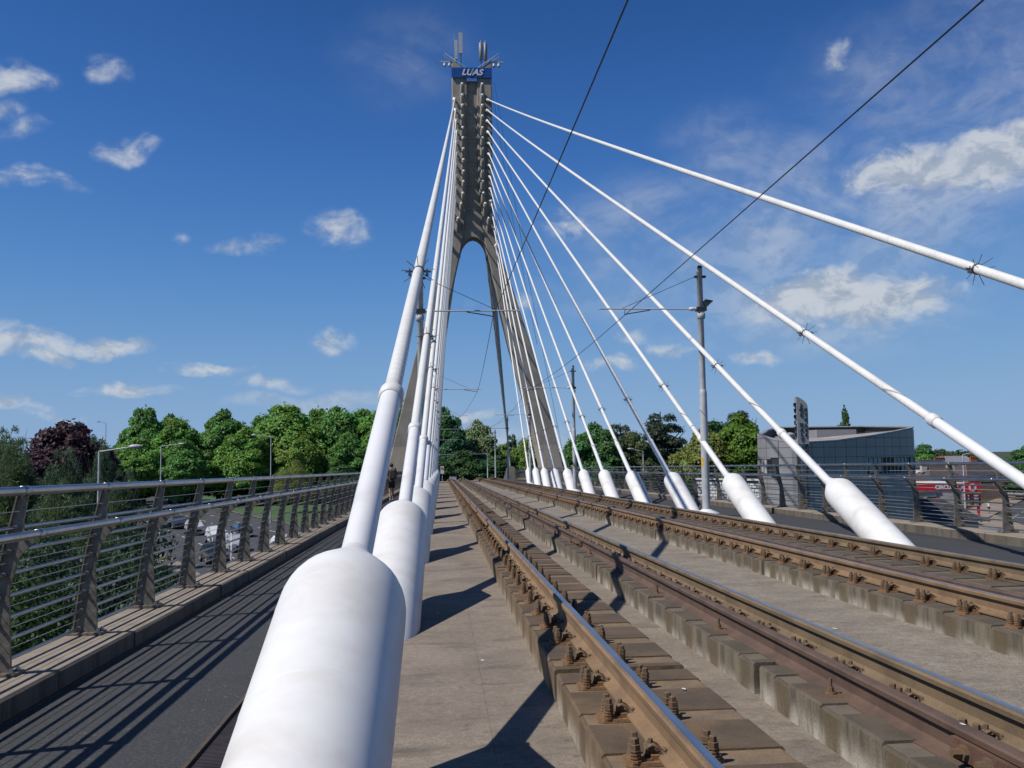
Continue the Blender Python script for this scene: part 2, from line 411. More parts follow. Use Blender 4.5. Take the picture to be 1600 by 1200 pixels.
# ------------------------------------------------------------------ helpers
GR, XS = -0.011939, 0.0055806
def W(X, Y, h):
    """bridge coordinates (across, along, height above deck) to the world: slight fall and crossfall, crest far ahead"""
    z = GR * Y + XS * X + h
    if Y > 112: z -= (Y - 112) ** 2 / 760
    return Vector((X, Y, z))
ORG = {}
class MB:
    def __init__(s):
        s.v, s.f, s.m, s.s, s.mats = [], [], [], [], []
    def mi(s, mname):
        if mname not in s.mats: s.mats.append(mname)
        return s.mats.index(mname)
    def add(s, verts, faces, mname, smooth=False):
        o = len(s.v); k = s.mi(mname)
        s.v += [Vector(p) for p in verts]
        for fc in faces:
            s.f.append([o + i for i in fc]); s.m.append(k); s.s.append(smooth)
        return s
    def box(s, x0, x1, y0, y1, z0, z1, mname, fn=None):
        fn = fn or (lambda x, y, z: Vector((x, y, z)))
        P = [fn(x, y, z) for z in (z0, z1) for y in (y0, y1) for x in (x0, x1)]
        return s.add(P, [(0, 2, 3, 1), (4, 5, 7, 6), (0, 1, 5, 4), (2, 6, 7, 3), (0, 4, 6, 2), (1, 3, 7, 5)], mname)
    def prism(s, poly, fn0, fn1, mname, smooth=False, caps=True):
        """closed outline poly mapped by fn0 (one end) and fn1 (other end)"""
        n = len(poly)
        P = [fn0(*p) for p in poly] + [fn1(*p) for p in poly]
        F = [(i, (i + 1) % n, n + (i + 1) % n, n + i) for i in range(n)]
        if caps: F += [tuple(range(n))[::-1], tuple(range(n, 2 * n))]
        return s.add(P, F, mname, smooth)
    def sweep(s, prof, fns, mname, smooth=False, caps=True):
        n = len(prof); P = []; F = []
        for fn in fns: P += [fn(*p) for p in prof]
        for k in range(len(fns) - 1):
            for i in range(n):
                j = (i + 1) % n
                F.append((k * n + i, k * n + j, (k + 1) * n + j, (k + 1) * n + i))
        if caps:
            F.append(tuple(range(n))[::-1]); F.append(tuple((len(fns) - 1) * n + i for i in range(n)))
        return s.add(P, F, mname, smooth)
    def tube(s, pts, r, n, mname, caps=True, smooth=True):
        pts = [Vector(p) for p in pts]
        rs = r if isinstance(r, (list, tuple)) else [r] * len(pts)
        P = []; F = []
        prev = None
        for i, p in enumerate(pts):
            d = (pts[min(i + 1, len(pts) - 1)] - pts[max(i - 1, 0)])
            if d.length < 1e-9: d = prev if prev is not None else Vector((0, 0, 1))
            d = d.normalized(); prev = d
            a = Vector((0, 0, 1)) if abs(d.z) < .95 else Vector((1, 0, 0))
            u = d.cross(a).normalized(); w = u.cross(d)
            for k in range(n):
                q = 2 * math.pi * k / n
                P.append(p + (u * math.cos(q) + w * math.sin(q)) * rs[i])
        for i in range(len(pts) - 1):
            for k in range(n):
                j = (k + 1) % n
                F.append((i * n + k, i * n + j, (i + 1) * n + j, (i + 1) * n + k))
        s.add(P, F, mname, smooth)
        if caps:
            s.add(P[:n], [tuple(range(n))[::-1]], mname); s.add(P[-n:], [tuple(range(n))], mname)
        return s
    def lathe(s, p0, d, prof, n, mname, smooth=True, caps=True):
        d = Vector(d).normalized(); p0 = Vector(p0)
        return s.tube_axis(p0, d, prof, n, mname, smooth, caps)
    def tube_axis(s, p0, d, prof, n, mname, smooth, caps):
        a = Vector((0, 0, 1)) if abs(d.z) < .95 else Vector((1, 0, 0))
        u = d.cross(a).normalized(); w = u.cross(d)
        P = []; F = []
        for t, r in prof:
            for k in range(n):
                q = 2 * math.pi * k / n
                P.append(p0 + d * t + (u * math.cos(q) + w * math.sin(q)) * r)
        for i in range(len(prof) - 1):
            for k in range(n):
                j = (k + 1) % n
                F.append((i * n + k, i * n + j, (i + 1) * n + j, (i + 1) * n + k))
        s.add(P, F, mname, smooth)
        if caps:
            s.add(P[:n], [tuple(range(n))[::-1]], mname); s.add(P[-n:], [tuple(range(n))], mname)
        return s
    def mesh(s, name, org=Vector((0, 0, 0))):
        me = bpy.data.meshes.new(name)
        me.from_pydata([tuple(p - org) for p in s.v], [], s.f)
        for k in s.mats: me.materials.append(MT[k])
        me.polygons.foreach_set('material_index', s.m)
        me.polygons.foreach_set('use_smooth', s.s)
        me.update()
        return me
def tag(o, label=None, cat=None, group=None, kind=None):
    if label: o['label'] = label
    if cat: o['category'] = cat
    if group: o['group'] = group
    if kind: o['kind'] = kind
    return o
def thing(name, label, cat, loc=(0, 0, 0), group=None, kind=None, rz=0):
    o = bpy.data.objects.new(name, None)
    o.empty_display_size = .3
    COL.objects.link(o)
    o.location = loc; o.rotation_euler = (0, 0, rz)
    ORG[o.name] = Vector(loc) if not rz else None
    return tag(o, label, cat, group, kind)
def obj(name, mb, parent=None, local=False, kind=None, label=None):
    """one mesh object; world-built shapes are rebased to the root of their thing"""
    if parent is None:
        me = mb.mesh(name) if isinstance(mb, MB) else mb
        o = bpy.data.objects.new(name, me); ORG[o.name] = Vector((0, 0, 0))
    else:
        org = ORG.get(parent.name) or Vector((0, 0, 0))
        if local: org = Vector((0, 0, 0))
        me = mb.mesh(name, org) if isinstance(mb, MB) else mb
        o = bpy.data.objects.new(name, me); o.parent = parent
        ORG[o.name] = org
    COL.objects.link(o)
    if kind: o['kind'] = kind
    if label: o['label'] = label
    return o
def solo(name, mb, label, cat, base, group=None):
    """a thing that is one mesh, its origin at its base"""
    base = Vector(base)
    o = bpy.data.objects.new(name, mb.mesh(name, base)); COL.objects.link(o)
    o.location = base; ORG[o.name] = base
    return tag(o, label, cat, group)
def copy_tree(o, parent=None):
    c = o.copy(); COL.objects.link(c); c.parent = parent
    for ch in list(o.children): copy_tree(ch, c)
    return c
def inst(name, me, parent, loc=(0, 0, 0), rot=(0, 0, 0), scale=(1, 1, 1), label=None):
    o = bpy.data.objects.new(name, me); COL.objects.link(o); o.parent = parent
    o.location = loc; o.rotation_euler = rot; o.scale = scale
    if label: o['label'] = label
    ORG[o.name] = Vector((0, 0, 0))
    return o
def text_mesh(body, size, mname, extrude=.004, shear=0.0, offset=0.0, align='CENTER', spacing=1.0):
    cu = bpy.data.curves.new('lettering', 'FONT')
    cu.body = body; cu.size = size; cu.extrude = extrude; cu.shear = shear; cu.offset = offset
    cu.align_x = align; cu.align_y = 'CENTER'; cu.space_character = spacing
    cu.resolution_u = 4
    tmp = bpy.data.objects.new('tmp', cu); COL.objects.link(tmp)
    dg = bpy.context.evaluated_depsgraph_get()
    me = bpy.data.meshes.new_from_object(tmp.evaluated_get(dg))
    bpy.data.objects.remove(tmp); bpy.data.curves.remove(cu)
    me.materials.clear(); me.materials.append(MT[mname])
    return me
ORD = ['nearest', 'second nearest', 'third nearest', 'fourth nearest', 'fifth nearest', 'sixth nearest', 'seventh', 'eighth', 'ninth', 'tenth', 'eleventh', 'twelfth', 'thirteenth']

# ------------------------------------------------------------------ bridge deck and walkways
YL = [-16, 0, 30, 60, 90, 112] + [112 + 6 * i for i in range(1, 12)]
def strip(x0, x1, h0, h1, mname, ys=YL, mb=None):
    mb = mb or MB()
    prof = [(x0, h0), (x1, h0), (x1, h1), (x0, h1)]
    return mb.sweep(prof, [(lambda x, h, y=y: W(x, y, h)) for y in ys], mname)
mb = MB()
mb.sweep([(-3.09, -.45), (-2.4, -1.25), (9.32, -1.25), (10.01, -.45), (10.01, -.03), (-3.09, -.03)],
         [(lambda x, h, y=y: W(x, y, h)) for y in YL], 'kerb')
strip(-.9, .264, -.05, .09, 'deck', mb=mb)
strip(.2655, 1.9, -.05, .089, 'deck', mb=mb)
strip(1.9, 2.8, -.05, .087, 'deck', mb=mb)
strip(4.15, 7.9, -.05, .078, 'deck', mb=mb)
tag(obj('bridge_deck', mb), kind='structure')
tag(obj('centre_strip', strip(2.8, 4.15, -.05, .10, 'deck_mid')), kind='structure')
tag(obj('footpath', strip(-2.62, -1.285, -.05, .115, 'asphalt')), kind='structure')
tag(obj('footpath', strip(7.9, 9.54, -.05, .085, 'asphalt')), kind='structure')
tag(obj('edge_line', strip(-2.60, -2.545, .1, .119, 'edge_rust', ys=[-16, 0, 60, 112])), kind='structure')

gr = thing('floor_grating', 'rusty steel floor grating at the footpath edge beside the nearest white cable sleeve', 'grating', W(-1.1, 5.5, .05))
mb = MB()
for i in range(420):
    y = 2.2 + i * .024
    mb.box(-1.262, -.905, y, y + .008, .05, .10, 'grate', lambda x, yy, h: W(x, yy, h))
obj('bar', mb, gr, kind='stuff')
mb = MB()
mb.box(-1.285, -1.262, 2.1, 12.4, .03, .117, 'edge_rust', lambda x, y, h: W(x, y, h))
mb.box(-.905, -.89, 2.1, 12.4, .0, .104, 'edge_rust', lambda x, y, h: W(x, y, h))
obj('edge_angle', mb, gr)
mb = MB()
mb.box(-1.262, -.905, 2.2, 12.3, -.03, .03, 'black', lambda x, y, h: W(x, y, h))
obj('drain_channel', mb, gr)
tag(obj('walkway_edge', strip(-1.285, -.9, -.05, .105, 'kerb', ys=[12.41, 30, 60, 90, 112, 118, 124, 130])), kind='structure')

# kerb stones carrying the parapet railing
KP = [(-3.065, -.05), (-2.575, -.05), (-2.575, .235), (-2.59, .25), (-3.065, .258)]
for side in (0, 1):
    fx = (lambda x: x) if side == 0 else (lambda x: 6.92 - x)
    k = thing('parapet_kerb', None, None, W(fx(-2.9), 0, 0), kind='structure')
    rr = random.Random(5 + side)
    n = 0
    y = -12.2
    rest = MB()
    while y < 168:
        L = 1.58
        dz = rr.uniform(-.006, .006); dx = rr.uniform(-.006, .006)
        mb = MB() if y < 62 else rest
        fn = lambda yy: (lambda x, h: W(fx(x + dx), yy, h + (dz if h > .1 else 0)))
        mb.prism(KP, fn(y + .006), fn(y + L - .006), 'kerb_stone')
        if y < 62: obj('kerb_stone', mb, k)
        y += L
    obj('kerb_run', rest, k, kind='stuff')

# ------------------------------------------------------------------ track: plinths, rails, fastenings
H_PAD, H_SLAB = .274, .287
def plinth(x0, x1, base, pm, padm, label, seed):
    t = thing('track_plinth', label, 'track plinth', W((x0 + x1) / 2, 0, 0))
    rr = random.Random(seed)
    rest = MB()
    gap = 6.0 - 6.25 * 3
    while gap < 165:
        ya, yb = gap + .055, gap + 6.25 - .055
        mb = MB() if gap < 60 else rest
        cuts = []
        k0 = math.floor((ya - 4.16) / .7) - 1
        for k in range(k0, k0 + 13):
            yc = 4.16 + .7 * k
            cuts += [(yc - .115, yc + .115, 1), (yc + .115, yc + .585, 0)]
        for a, b, pad in cuts:
            a, b = max(a, ya), min(b, yb)
            if b - a < .02: continue
            top = (H_PAD if pad else H_SLAB + rr.uniform(-.004, .004))
            d0, d1 = 0, 0
            c = .012
            prof = [(x0 + d0, base - .02), (x1 + d1, base - .02), (x1 + d1, top - c), (x1 + d1 - c, top), (x0 + d0 + c, top), (x0 + d0, top - c)]
            mb.prism(prof, (lambda x, h: W(x, a, h)), (lambda x, h: W(x, b - .001, h)), pm)
            if pad:
                mb.box(x0 + .02, x1 - .02, a + .002, b - .003, top - .004, top + .003, padm, lambda x, y, h: W(x, y, h))
        if gap < 60: obj('plinth_block', mb, t)
        gap += 6.25
    obj('plinth_run', rest, t, kind='stuff')
plinth(.695, 1.52, .08, 'plinth_rusty', 'pad_rusty', 'rust stained concrete plinth under the rail closest to the white sleeves', 1)
plinth(1.97, 2.86, .08, 'plinth', 'pad', 'grey concrete plinth under the brown guard rail of the near track', 2)
plinth(4.15, 4.95, .09, 'plinth', 'pad', 'streaked concrete plinth under the near rail of the far track', 3)
plinth(5.40, 6.225, .07, 'plinth', 'pad', 'concrete plinth under the farthest rail beside the far walkway', 4)

RAIL = [(-.07, 0), (.07, 0), (.07, .011), (.022, .028), (.0095, .045), (.0085, .112), (.034, .124), (.036, .148), (.027, .1565), (0, .158), (-.027, .1565), (-.036, .148), (-.034, .124), (-.0085, .112), (-.0095, .045), (-.022, .028), (-.07, .011)]
YR = [-12, 0, 30, 60, 90, 112] + [112 + 5 * i for i in range(1, 12)]
def fastening_meshes():
    b = MB()
    b.prism([(-.215, -.052), (-.215, .052), (-.19, .07), (-.06, .07), (-.06, -.07), (-.19, -.07)], lambda x, y: Vector((x, y, .002)), lambda x, y: Vector((x * .985, y * .95, .019)), 'rust_base')
    b.box(-.10, -.064, -.045, .045, .019, .04, 'rust_base')
    b.box(-.145, -.10, -.05, .05, .0185, .028, 'rust_base')
    bolt = MB()
    bolt.lathe((0, 0, .018), (0, 0, 1), [(0, .03), (.012, .03), (.013, .022), (.02, .022), (.021, .027), (.029, .027), (.03, .021), (.037, .021), (.038, .026), (.046, .026), (.047, .02), (.055, .02)], 10, 'rust_base', smooth=False)
    bolt.lathe((0, 0, .073), (0, 0, 1), [(0, .027), (.006, .027), (.007, .0245), (.036, .0245), (.038, .0175), (.066, .017), (.07, .012)], 6, 'rust_bolt', smooth=False)
    clip = MB()
    clip.lathe((-.095, .0, .03), (0, 0, 1), [(0, .018), (.02, .018), (.021, .022), (.045, .02), (.05, .012), (.07, .011)], 6, 'rust_bolt', smooth=False)
    for s in (-1, 1):
        clip.tube([(-.115, s * .012, .036), (-.112, s * .024, .07), (-.092, s * .03, .082), (-.062, s * .032, .064), (-.048, s * .034, .046), (-.036, s * .05, .040)], .0085, 6, 'rust_bolt')
    clip.tube([(-.115, -.012, .036), (-.12, 0, .034), (-.115, .012, .036)], .0085, 6, 'rust_bolt')
    clip.tube([(-.05, -.033, .045), (-.03, -.012, .05), (-.03, .012, .05), (-.05, .033, .045)], .0085, 6, 'rust_bolt')
    return b, bolt, clip
fb, fbolt, fclip = fastening_meshes()
for q_ in fbolt.v: q_.z = .018 + (q_.z - .018) * .8
ME_FB, ME_BOLT, ME_CLIP = fb.mesh('base_plate'), fbolt.mesh('bolt'), fclip.mesh('clip')
full = MB()
def merge(dst, src, off=Vector((0, 0, 0)), flip=False):
    o = len(dst.v)
    for p in src.v:
        q = Vector((-p.x, -p.y, p.z)) if flip else p
        dst.v.append(q + off)
    mp = [dst.mi(k) for k in src.mats]
    dst.f += [[o + i for i in f] for f in src.f]; dst.m += [mp[i] for i in src.m]; dst.s += src.s
BOLTS = [(-.165, -.043, 0), (-.165, .043, 0)]
merge(full, fb); merge(full, fclip)
for q in BOLTS: merge(full, fbolt, Vector(q))
ME_FULL = full.mesh('rail_fastening')
low = MB()
low.box(-.21, -.06, -.07, .07, 0, .03, 'rust_base')
low.box(-.19, -.14, -.07, -.02, .03, .125, 'rust_bolt'); low.box(-.19, -.14, .02, .07, .03, .125, 'rust_bolt')
low.box(-.115, -.07, -.035, .035, .03, .085, 'rust_bolt')
def running_rail(X, side_mat, label):
    t = thing('running_rail', label, 'rail', W(X, 0, .30), group='running rails')
    obj('rail_web', MB().sweep(RAIL, [(lambda x, h, y=y: W(X + x, y, .30 + h)) for y in YR], side_mat), t)
    obj('rail_head', MB().sweep([(-.012, .151), (.034, .151), (.031, .1545), (.0275, .1575), (0, .1588), (-.012, .1582)], [(lambda x, h, y=y: W(X + x, y, .30 + h)) for y in YR], 'rail_head'), t)
    rest = MB()
    org = ORG[t.name]
    rr = random.Random(int(X * 100))
    for k in range(-9, 160):
        y = 4.16 + .7 * k
        if abs(((y - 6.0) % 6.25) - 0) < .1 or ((y - 6.0) % 6.25) > 6.15: y += .12
        for flip in (False, True):
            p = W(X, y, .277)
            rz = (math.pi if flip else 0) + rr.uniform(-.03, .03)
            if 2.2 < y < 17:
                fo = inst('rail_fastening', ME_FB, t, p - org, (0, 0, rz))
                for q in BOLTS:
                    inst('bolt', ME_BOLT, fo, (q[0] + rr.uniform(-.004, .004), q[1], 0), (rr.uniform(-.05, .05), rr.uniform(-.05, .05), rr.uniform(0, 6)))
                inst('clip', ME_CLIP, fo)
            elif y < 55:
                inst('rail_fastening', ME_FULL, t, p - org, (0, 0, rz))
            else:
                merge(rest, low, p, flip)
    obj('fastening_row', rest, t, kind='stuff')
running_rail(.983, 'rail_side', 'tan rusty running rail with polished head closest to the white cable sleeves')
running_rail(2.488, 'rail_side2', 'polished running rail with the brown guard rail along its near side')
running_rail(4.43, 'rail_side', 'polished running rail of the far track beside the centre strip')
running_rail(5.936, 'rail_side2', 'running rail farthest over, next to the walkway by the grey building')
def check_rail(X, side, label):
    t = thing('guard_rail', label, 'guard rail', W(X, 0, .29), group='brown guard rails')
    obj('rail_web', MB().sweep(RAIL, [(lambda x, h, y=y: W(X + x, y, .272 + h)) for y in YR], 'check'), t)
    org = ORG[t.name]
    c = MB()
    c.prism([(-.145, -.05), (-.145, .05), (-.05, .07), (-.05, -.07)], lambda x, y: Vector((x, y, 0)), lambda x, y: Vector((x * .95, y * .8, .024)), 'check_joint')
    c.lathe((-.095, 0, .02), (0, 0, 1), [(0, .034), (.014, .03), (.015, .02), (.04, .018), (.041, .011), (.085, .010)], 8, 'rust_bolt', smooth=False)
    me = c.mesh('chair_clip')
    for k in range(-2, 26):
        inst('chair_clip', me, t, W(X, 5.13 + 2.1 * k - (1.4 if k < 0 else 0), .275) - org, (0, 0, 0 if side < 0 else math.pi))
    for yj in (3.6, 15.2, 33.0):
        f = MB()
        for s in (-1, 1):
            f.box(X + s * .012, X + s * .052, yj - .38, yj + .38, .311, .389, 'check_joint', lambda x, y, h: W(x, y, h))
            for q in (-.27, -.09, .09, .27):
                f.lathe(W(X + s * .05, yj + q, .349), (s, 0, 0), [(0, .033), (.02, .033), (.021, .02), (.06, .018)], 6, 'rust_bolt', smooth=False)
        obj('fishplate', f, t)
check_rail(2.185, -1, 'brown unpolished guard rail inside the near track')
check_rail(4.735, 1, 'brown unpolished guard rail inside the far track')

# ------------------------------------------------------------------ parapet railings
PO = [(-.18, .025), (-.112, .56), (-.053, .845), (-.012, 1.01), (.03, 1.185)]
PI_ = [(.085, 1.185), (.055, 1.0), (.06, .95), (.125, .905), (.135, .872), (.032, .77), (-.024, .56), (0, .025)]
def outer_x(z):
    for (x0, z0), (x1, z1) in zip(PO, PO[1:]):
        if z0 <= z <= z1: return x0 + (x1 - x0) * (z - z0) / (z1 - z0)
    return PO[0][0] if z < .03 else PO[-1][0]
RODS = [.966, .81, .658, .506, .354, .202, .058]
WIRES = [1.075, .888, .734, .582, .43, .278, .13]
pm = MB()
pm.prism(PO + PI_, lambda x, z: Vector((x, -.011, z)), lambda x, z: Vector((x, .011, z)), 'steel_post')
for a, b in zip(PO, PO[1:]):
    pm.add([(a[0] - .012, -.034, a[1]), (a[0] - .001, -.034, a[1]), (a[0] - .001, .034, a[1]), (a[0] - .012, .034, a[1]),
            (b[0] - .012, -.034, b[1]), (b[0] - .001, -.034, b[1]), (b[0] - .001, .034, b[1]), (b[0] - .012, .034, b[1])],
           [(0, 3, 2, 1), (4, 5, 6, 7), (0, 1, 5, 4), (1, 2, 6, 5), (2, 3, 7, 6), (3, 0, 4, 7)], 'steel_post')
for z in RODS:
    pm.lathe((outer_x(z) + .035, -.022, z), (0, 1, 0), [(0, .018), (.044, .018)], 10, 'steel_tube')
ME_POST = pm.mesh('post')
pb = MB()
pb.box(-.25, .05, -.085, .085, 0, .024, 'steel_post')
for x in (-.215, .02):
    for y in (-.055, .055):
        pb.lathe((x, y, .024), (0, 0, 1), [(0, .018), (.014, .018), (.015, .01), (.032, .009)], 6, 'steel_tube', smooth=False)
ME_PBASE = pb.mesh('base_plate')
for side in (0, 1):
    fx = (lambda x: x) if side == 0 else (lambda x: 6.92 - x)
    sg = 1 if side == 0 else -1
    t = thing('parapet_railing', 'stainless steel railing with raked posts along the footpath above the road and trees' if side == 0 else
              'stainless steel railing with raked posts on the far walkway before the grey building', 'railing', W(fx(-2.83), 0, .25), group='bridge railings')
    org = ORG[t.name]
    ys = [6.62 + 1.58 * k for k in range(-8, 82)]
    for y in ys:
        po = inst('post', ME_POST, t, W(fx(-2.83), y, .252) - org, (0, 0, 0 if side == 0 else math.pi))
        if y < 50: inst('base_plate', ME_PBASE, po)
    yy = [-6, 0, 30, 60, 90, 112] + [112 + 5 * i for i in range(1, 5)]
    def long_tube(x, z, r, n, mname, collars=False):
        m_ = MB().tube([W(fx(-2.83 + x), y, .25 + z) for y in yy], r, n, mname)
        if collars:
            for y in ys:
                if y < 60:
                    m_.lathe(W(fx(-2.83 + x), y - .05, .25 + z), (0, 1, GR), [(0, r + .001), (.001, r + .0035), (.10, r + .0035), (.101, r + .001)], n, mname)
                    m_.lathe(W(fx(-2.83 + x), y + .052, .25 + z), (0, 1, GR), [(0, r + .0012), (.006, r + .0012)], n, 'galv_dark')
        return m_
    obj('handrail', long_tube(.058, 1.21, .03, 16, 'steel_tube', True), t)
    obj('lower_rail', long_tube(.16, .925, .029, 16, 'steel_tube', True), t)
    for z in RODS: obj('rod', long_tube(outer_x(z) + .035, z, .0135, 8, 'steel_tube'), t)
    for z in WIRES: obj('wire_strand', long_tube(outer_x(z) + .03, z, .0028, 5, 'galv'), t)

# ------------------------------------------------------------------ stay cables
YT = 100.0
BASE_Y = [2.25 + 6.46 * k for k in range(13)]
NECK_H = [1.078, 1.10, 1.13, 1.20, 1.22, 1.26, 1.31, 1.33, 1.38, 1.40, 1.46, 1.51, 1.52]
COLL_H = [2.08, 2.08, 2.12, 2.19, 2.29, 2.38, 2.46, 2.55, 2.62, 2.70, 2.78, 2.86, 2.94]
ANC_H = [41.05, 39.87, 38.70, 37.48, 36.33, 35.10, 33.88, 32.64, 31.33, 29.95, 28.51, 26.99, 25.15]
def spike_ring(mb, P, d, r):
    d = d.normalized()
    u = d.cross(Vector((0, 0, 1))).normalized(); w = u.cross(d)
    mb.lathe(P - d * .02, d, [(0, r + .001), (.001, r + .012), (.04, r + .012), (.041, r + .001)], 16, 'spike_steel')
    for i in range(9):
        q = 2 * math.pi * (i + .3) / 9
        e = u * math.cos(q) + w * math.sin(q)
        mb.tube([P + e * r, P + e * (r + .02) - d * .01, P + e * (r + .15) - d * (.09 if i % 2 else .06)], .0048, 5, 'spike_steel')
    for s in (-1, 1):
        e = u * s
        c = P + e * (r + .045)
        mb.tube([P + e * r, P + e * (r + .10)], .012, 6, 'spike_steel')
        mb.tube([c - w * .04, c + w * .04], .010, 6, 'spike_steel')
        mb.box(c.x - .02, c.x + .02, c.y - .02, c.y + .02, c.z - .055, c.z - .025, 'spike_steel')
def stay(side, k):
    xb = -.5 if side == 0 else 7.42
    xa = [5.31, 5.25, 5.24, 5.28, 5.33, 5.34, 5.39, 5.42, 5.45, 5.49, 5.63, 5.79, 5.95][k]
    if side == 0: xa = [1.70, 1.79, 1.83][k] if k < 3 else 7.16 - xa
    B = W(xb, BASE_Y[k], 0); A = W(xa, YT - .06, ANC_H[k])
    d = (A - B).normalized(); L = (A - B).length
    sag = .0022 * L
    def P(s):
        q = s / L
        return B + d * s - Vector((0, 0, 1)) * (4 * sag * q * (1 - q))
    sn = d.z
    ln, lc, lsp = NECK_H[k] / sn, COLL_H[k] / sn, 4.05 / sn
    row = 'beside the near footpath' if side == 0 else 'beyond the far track'
    if k == 12: lab = 'shortest and steepest white stay cable in the row ' + row
    else: lab = ('%s white stay cable with thick white sleeve in the row %s' if k < 6 else '%s white stay cable from the camera in the row %s') % (ORD[k], row)
    t = thing('stay_cable', lab, 'stay cable', B, group='front stay cables')
    rs = .288
    mb = MB()
    prof = [(-.9, rs), (ln - .54, rs), (ln - .49, rs * .993), (ln - .445, rs * .97), (ln - .405, rs * .93), (ln - .37, rs * .875), (ln - .26, rs * .69), (ln - .15, rs * .505), (ln - .05, rs * .345), (ln - .02, rs * .32), (ln, .089), (ln + .02, .083)]
    mb.lathe(B, d, prof, 40 if k < 4 else 24, 'white_sleeve')
    obj('anchor_sleeve', mb, t)
    if k < 5:
        for q in (.62, 1.35):
            if ln - q > .3: obj('weld_seam', MB().lathe(B, d, [(ln - q - .009, rs - .001), (ln - q - .004, rs + .0012), (ln - q + .004, rs + .0012), (ln - q + .009, rs - .001)], 40, 'white_sleeve', caps=False), t)
    obj('guard_tube', MB().tube([P(s) for s in np.linspace(ln - .05, lc, 4)], .081, 24 if k < 4 else 14, 'white_tube'), t)
    dc = (P(lc + .2) - P(lc)).normalized()
    obj('collar', MB().lathe(P(lc) - dc * .03, dc, [(0, .081), (.001, .096), (.17, .096), (.2, .086), (.24, .074)], 24 if k < 4 else 14, 'white_sheath'), t)
    npt = 26
    mb = MB().tube([P(s) for s in np.linspace(lc + .1, L, npt)], .066, 20 if k < 4 else 12, 'white_sheath')
    if k < 3:
        pitch = .145; s = lc + .35; pts = []
        e = min(L, lc + (46 if k < 2 else 24))
        dd = d; u = dd.cross(Vector((0, 0, 1))).normalized(); w = u.cross(dd)
        nseg = int((e - s) / pitch * 12)
        V = []; F = []
        for i in range(nseg):
            ss = s + i * pitch / 12; a = i * 2 * math.pi / 12
            c = P(ss); r_ = u * math.cos(a) + w * math.sin(a)
            V += [c + r_ * .0655 - dd * .008, c + r_ * .0693, c + r_ * .0655 + dd * .008]
            if i: F += [(3 * i - 3, 3 * i - 2, 3 * i + 1, 3 * i), (3 * i - 2, 3 * i - 1, 3 * i + 2, 3 * i + 1)]
        mb.add(V, F, 'white_sheath', False)
    obj('sheath', mb, t)
    mb = MB(); spike_ring(mb, P(lsp), P(lsp + .1) - P(lsp), .066)
    obj('spike_ring', mb, t)
    mb = MB().lathe(P(L - 1.3), d, [(0, .068), (.02, .085), (.7, .085), (.72, .12), (1.0, .13), (1.02, .24), (1.14, .24), (1.16, .1), (1.5, .1)], 14, 'white_tube')
    obj('end_socket', mb, t)
    return t
for side in (0, 1):
    for k in range(13): stay(side, k)

# ------------------------------------------------------------------ pylon
CX = 3.58
def TW(x, y, h): return Vector((x, y, h + GR * 100 + XS * x))
ro = [(5.72, 45.35), (5.70, 31.0), (5.80, 28.5), (5.98, 26.1), (6.43, 24.0), (7.49, 21.2), (9.57, 14.4), (10.79, 9.65), (11.9, 5.2), (12.72, 1.75), (13.3, -1.0)]
ri = [(4.10, 44.2), (4.12, 36.0), (4.2, 32.0), (4.38, 29.0), (4.72, 26.0), (5.05, 24.2), (5.72, 21.3), (7.30, 14.4), (8.6, 9.6), (9.66, 5.2), (10.42, 1.75), (10.95, -1.0)]
pyl = thing('bridge_pylon', 'tall grey concrete pylon shaped like an upturned letter Y carrying the white stay cables', 'pylon', TW(CX, 101.5, 0))
for s in (1, -1):
    fx = (lambda x: x) if s == 1 else (lambda x: 2 * CX - x)
    poly = ro + ri[::-1]
    mb = MB()
    # the leg as a ladder of quads so that the concave outline stays clean
    ks = [45.35, 44.2, 41, 36, 32, 31, 29, 28.5, 26.1, 25, 24.2, 23, 21.25, 18, 14.4, 12, 9.62, 7.5, 5.2, 3.9]
    def xi(lst, h):
        for (x0, h0), (x1, h1) in zip(lst, lst[1:]):
            if h1 <= h <= h0: return x0 + (x1 - x0) * (h0 - h) / (h0 - h1)
        return lst[0][0] if h > lst[0][1] else lst[-1][0]
    def ring(h):
        c = .07
        i_, o_ = xi(ri, h), xi(ro, h)
        if h > 44.3: i_ = o_ - 1.6 * (1 - (h - 44.2) / 1.25) - .12
        yb = 103.0 + max(0, (24 - h)) * .02
        return [TW(fx(i_ + c), YT, h), TW(fx(o_ - c), YT, h), TW(fx(o_), YT + c, h), TW(fx(o_), yb, h), TW(fx(i_), yb, h), TW(fx(i_), YT + c, h)]
    def leg(hs, mname):
        m_ = MB(); P = []; F = []
        for h in hs: P += ring(h)
        n = 6
        for k in range(len(hs) - 1):
            for i in range(n):
                j = (i + 1) % n
                q = (k * n + i, k * n + j, (k + 1) * n + j, (k + 1) * n + i)
                F.append(q)
        F += [tuple(range(n)), tuple(range((len(hs) - 1) * n, len(hs) * n))[::-1]]
        return m_.add(P, F, mname)
    obj('leg', leg(ks, 'tower'), pyl)
    obj('leg_base', leg([3.897, 1.75, -.3], 'tower_low'), pyl)
    mbf = MB().box(fx(13.6) - 2.6, fx(13.6) + 2.6, 98.6, 104.6, -6.9, -.2, 'tower_low', TW) if s == 1 else MB().box(fx(13.6) - 2.6, fx(13.6) + 2.6, 98.6, 104.6, -6.9, -.2, 'tower_low', TW)
    obj('pier', mbf, pyl)
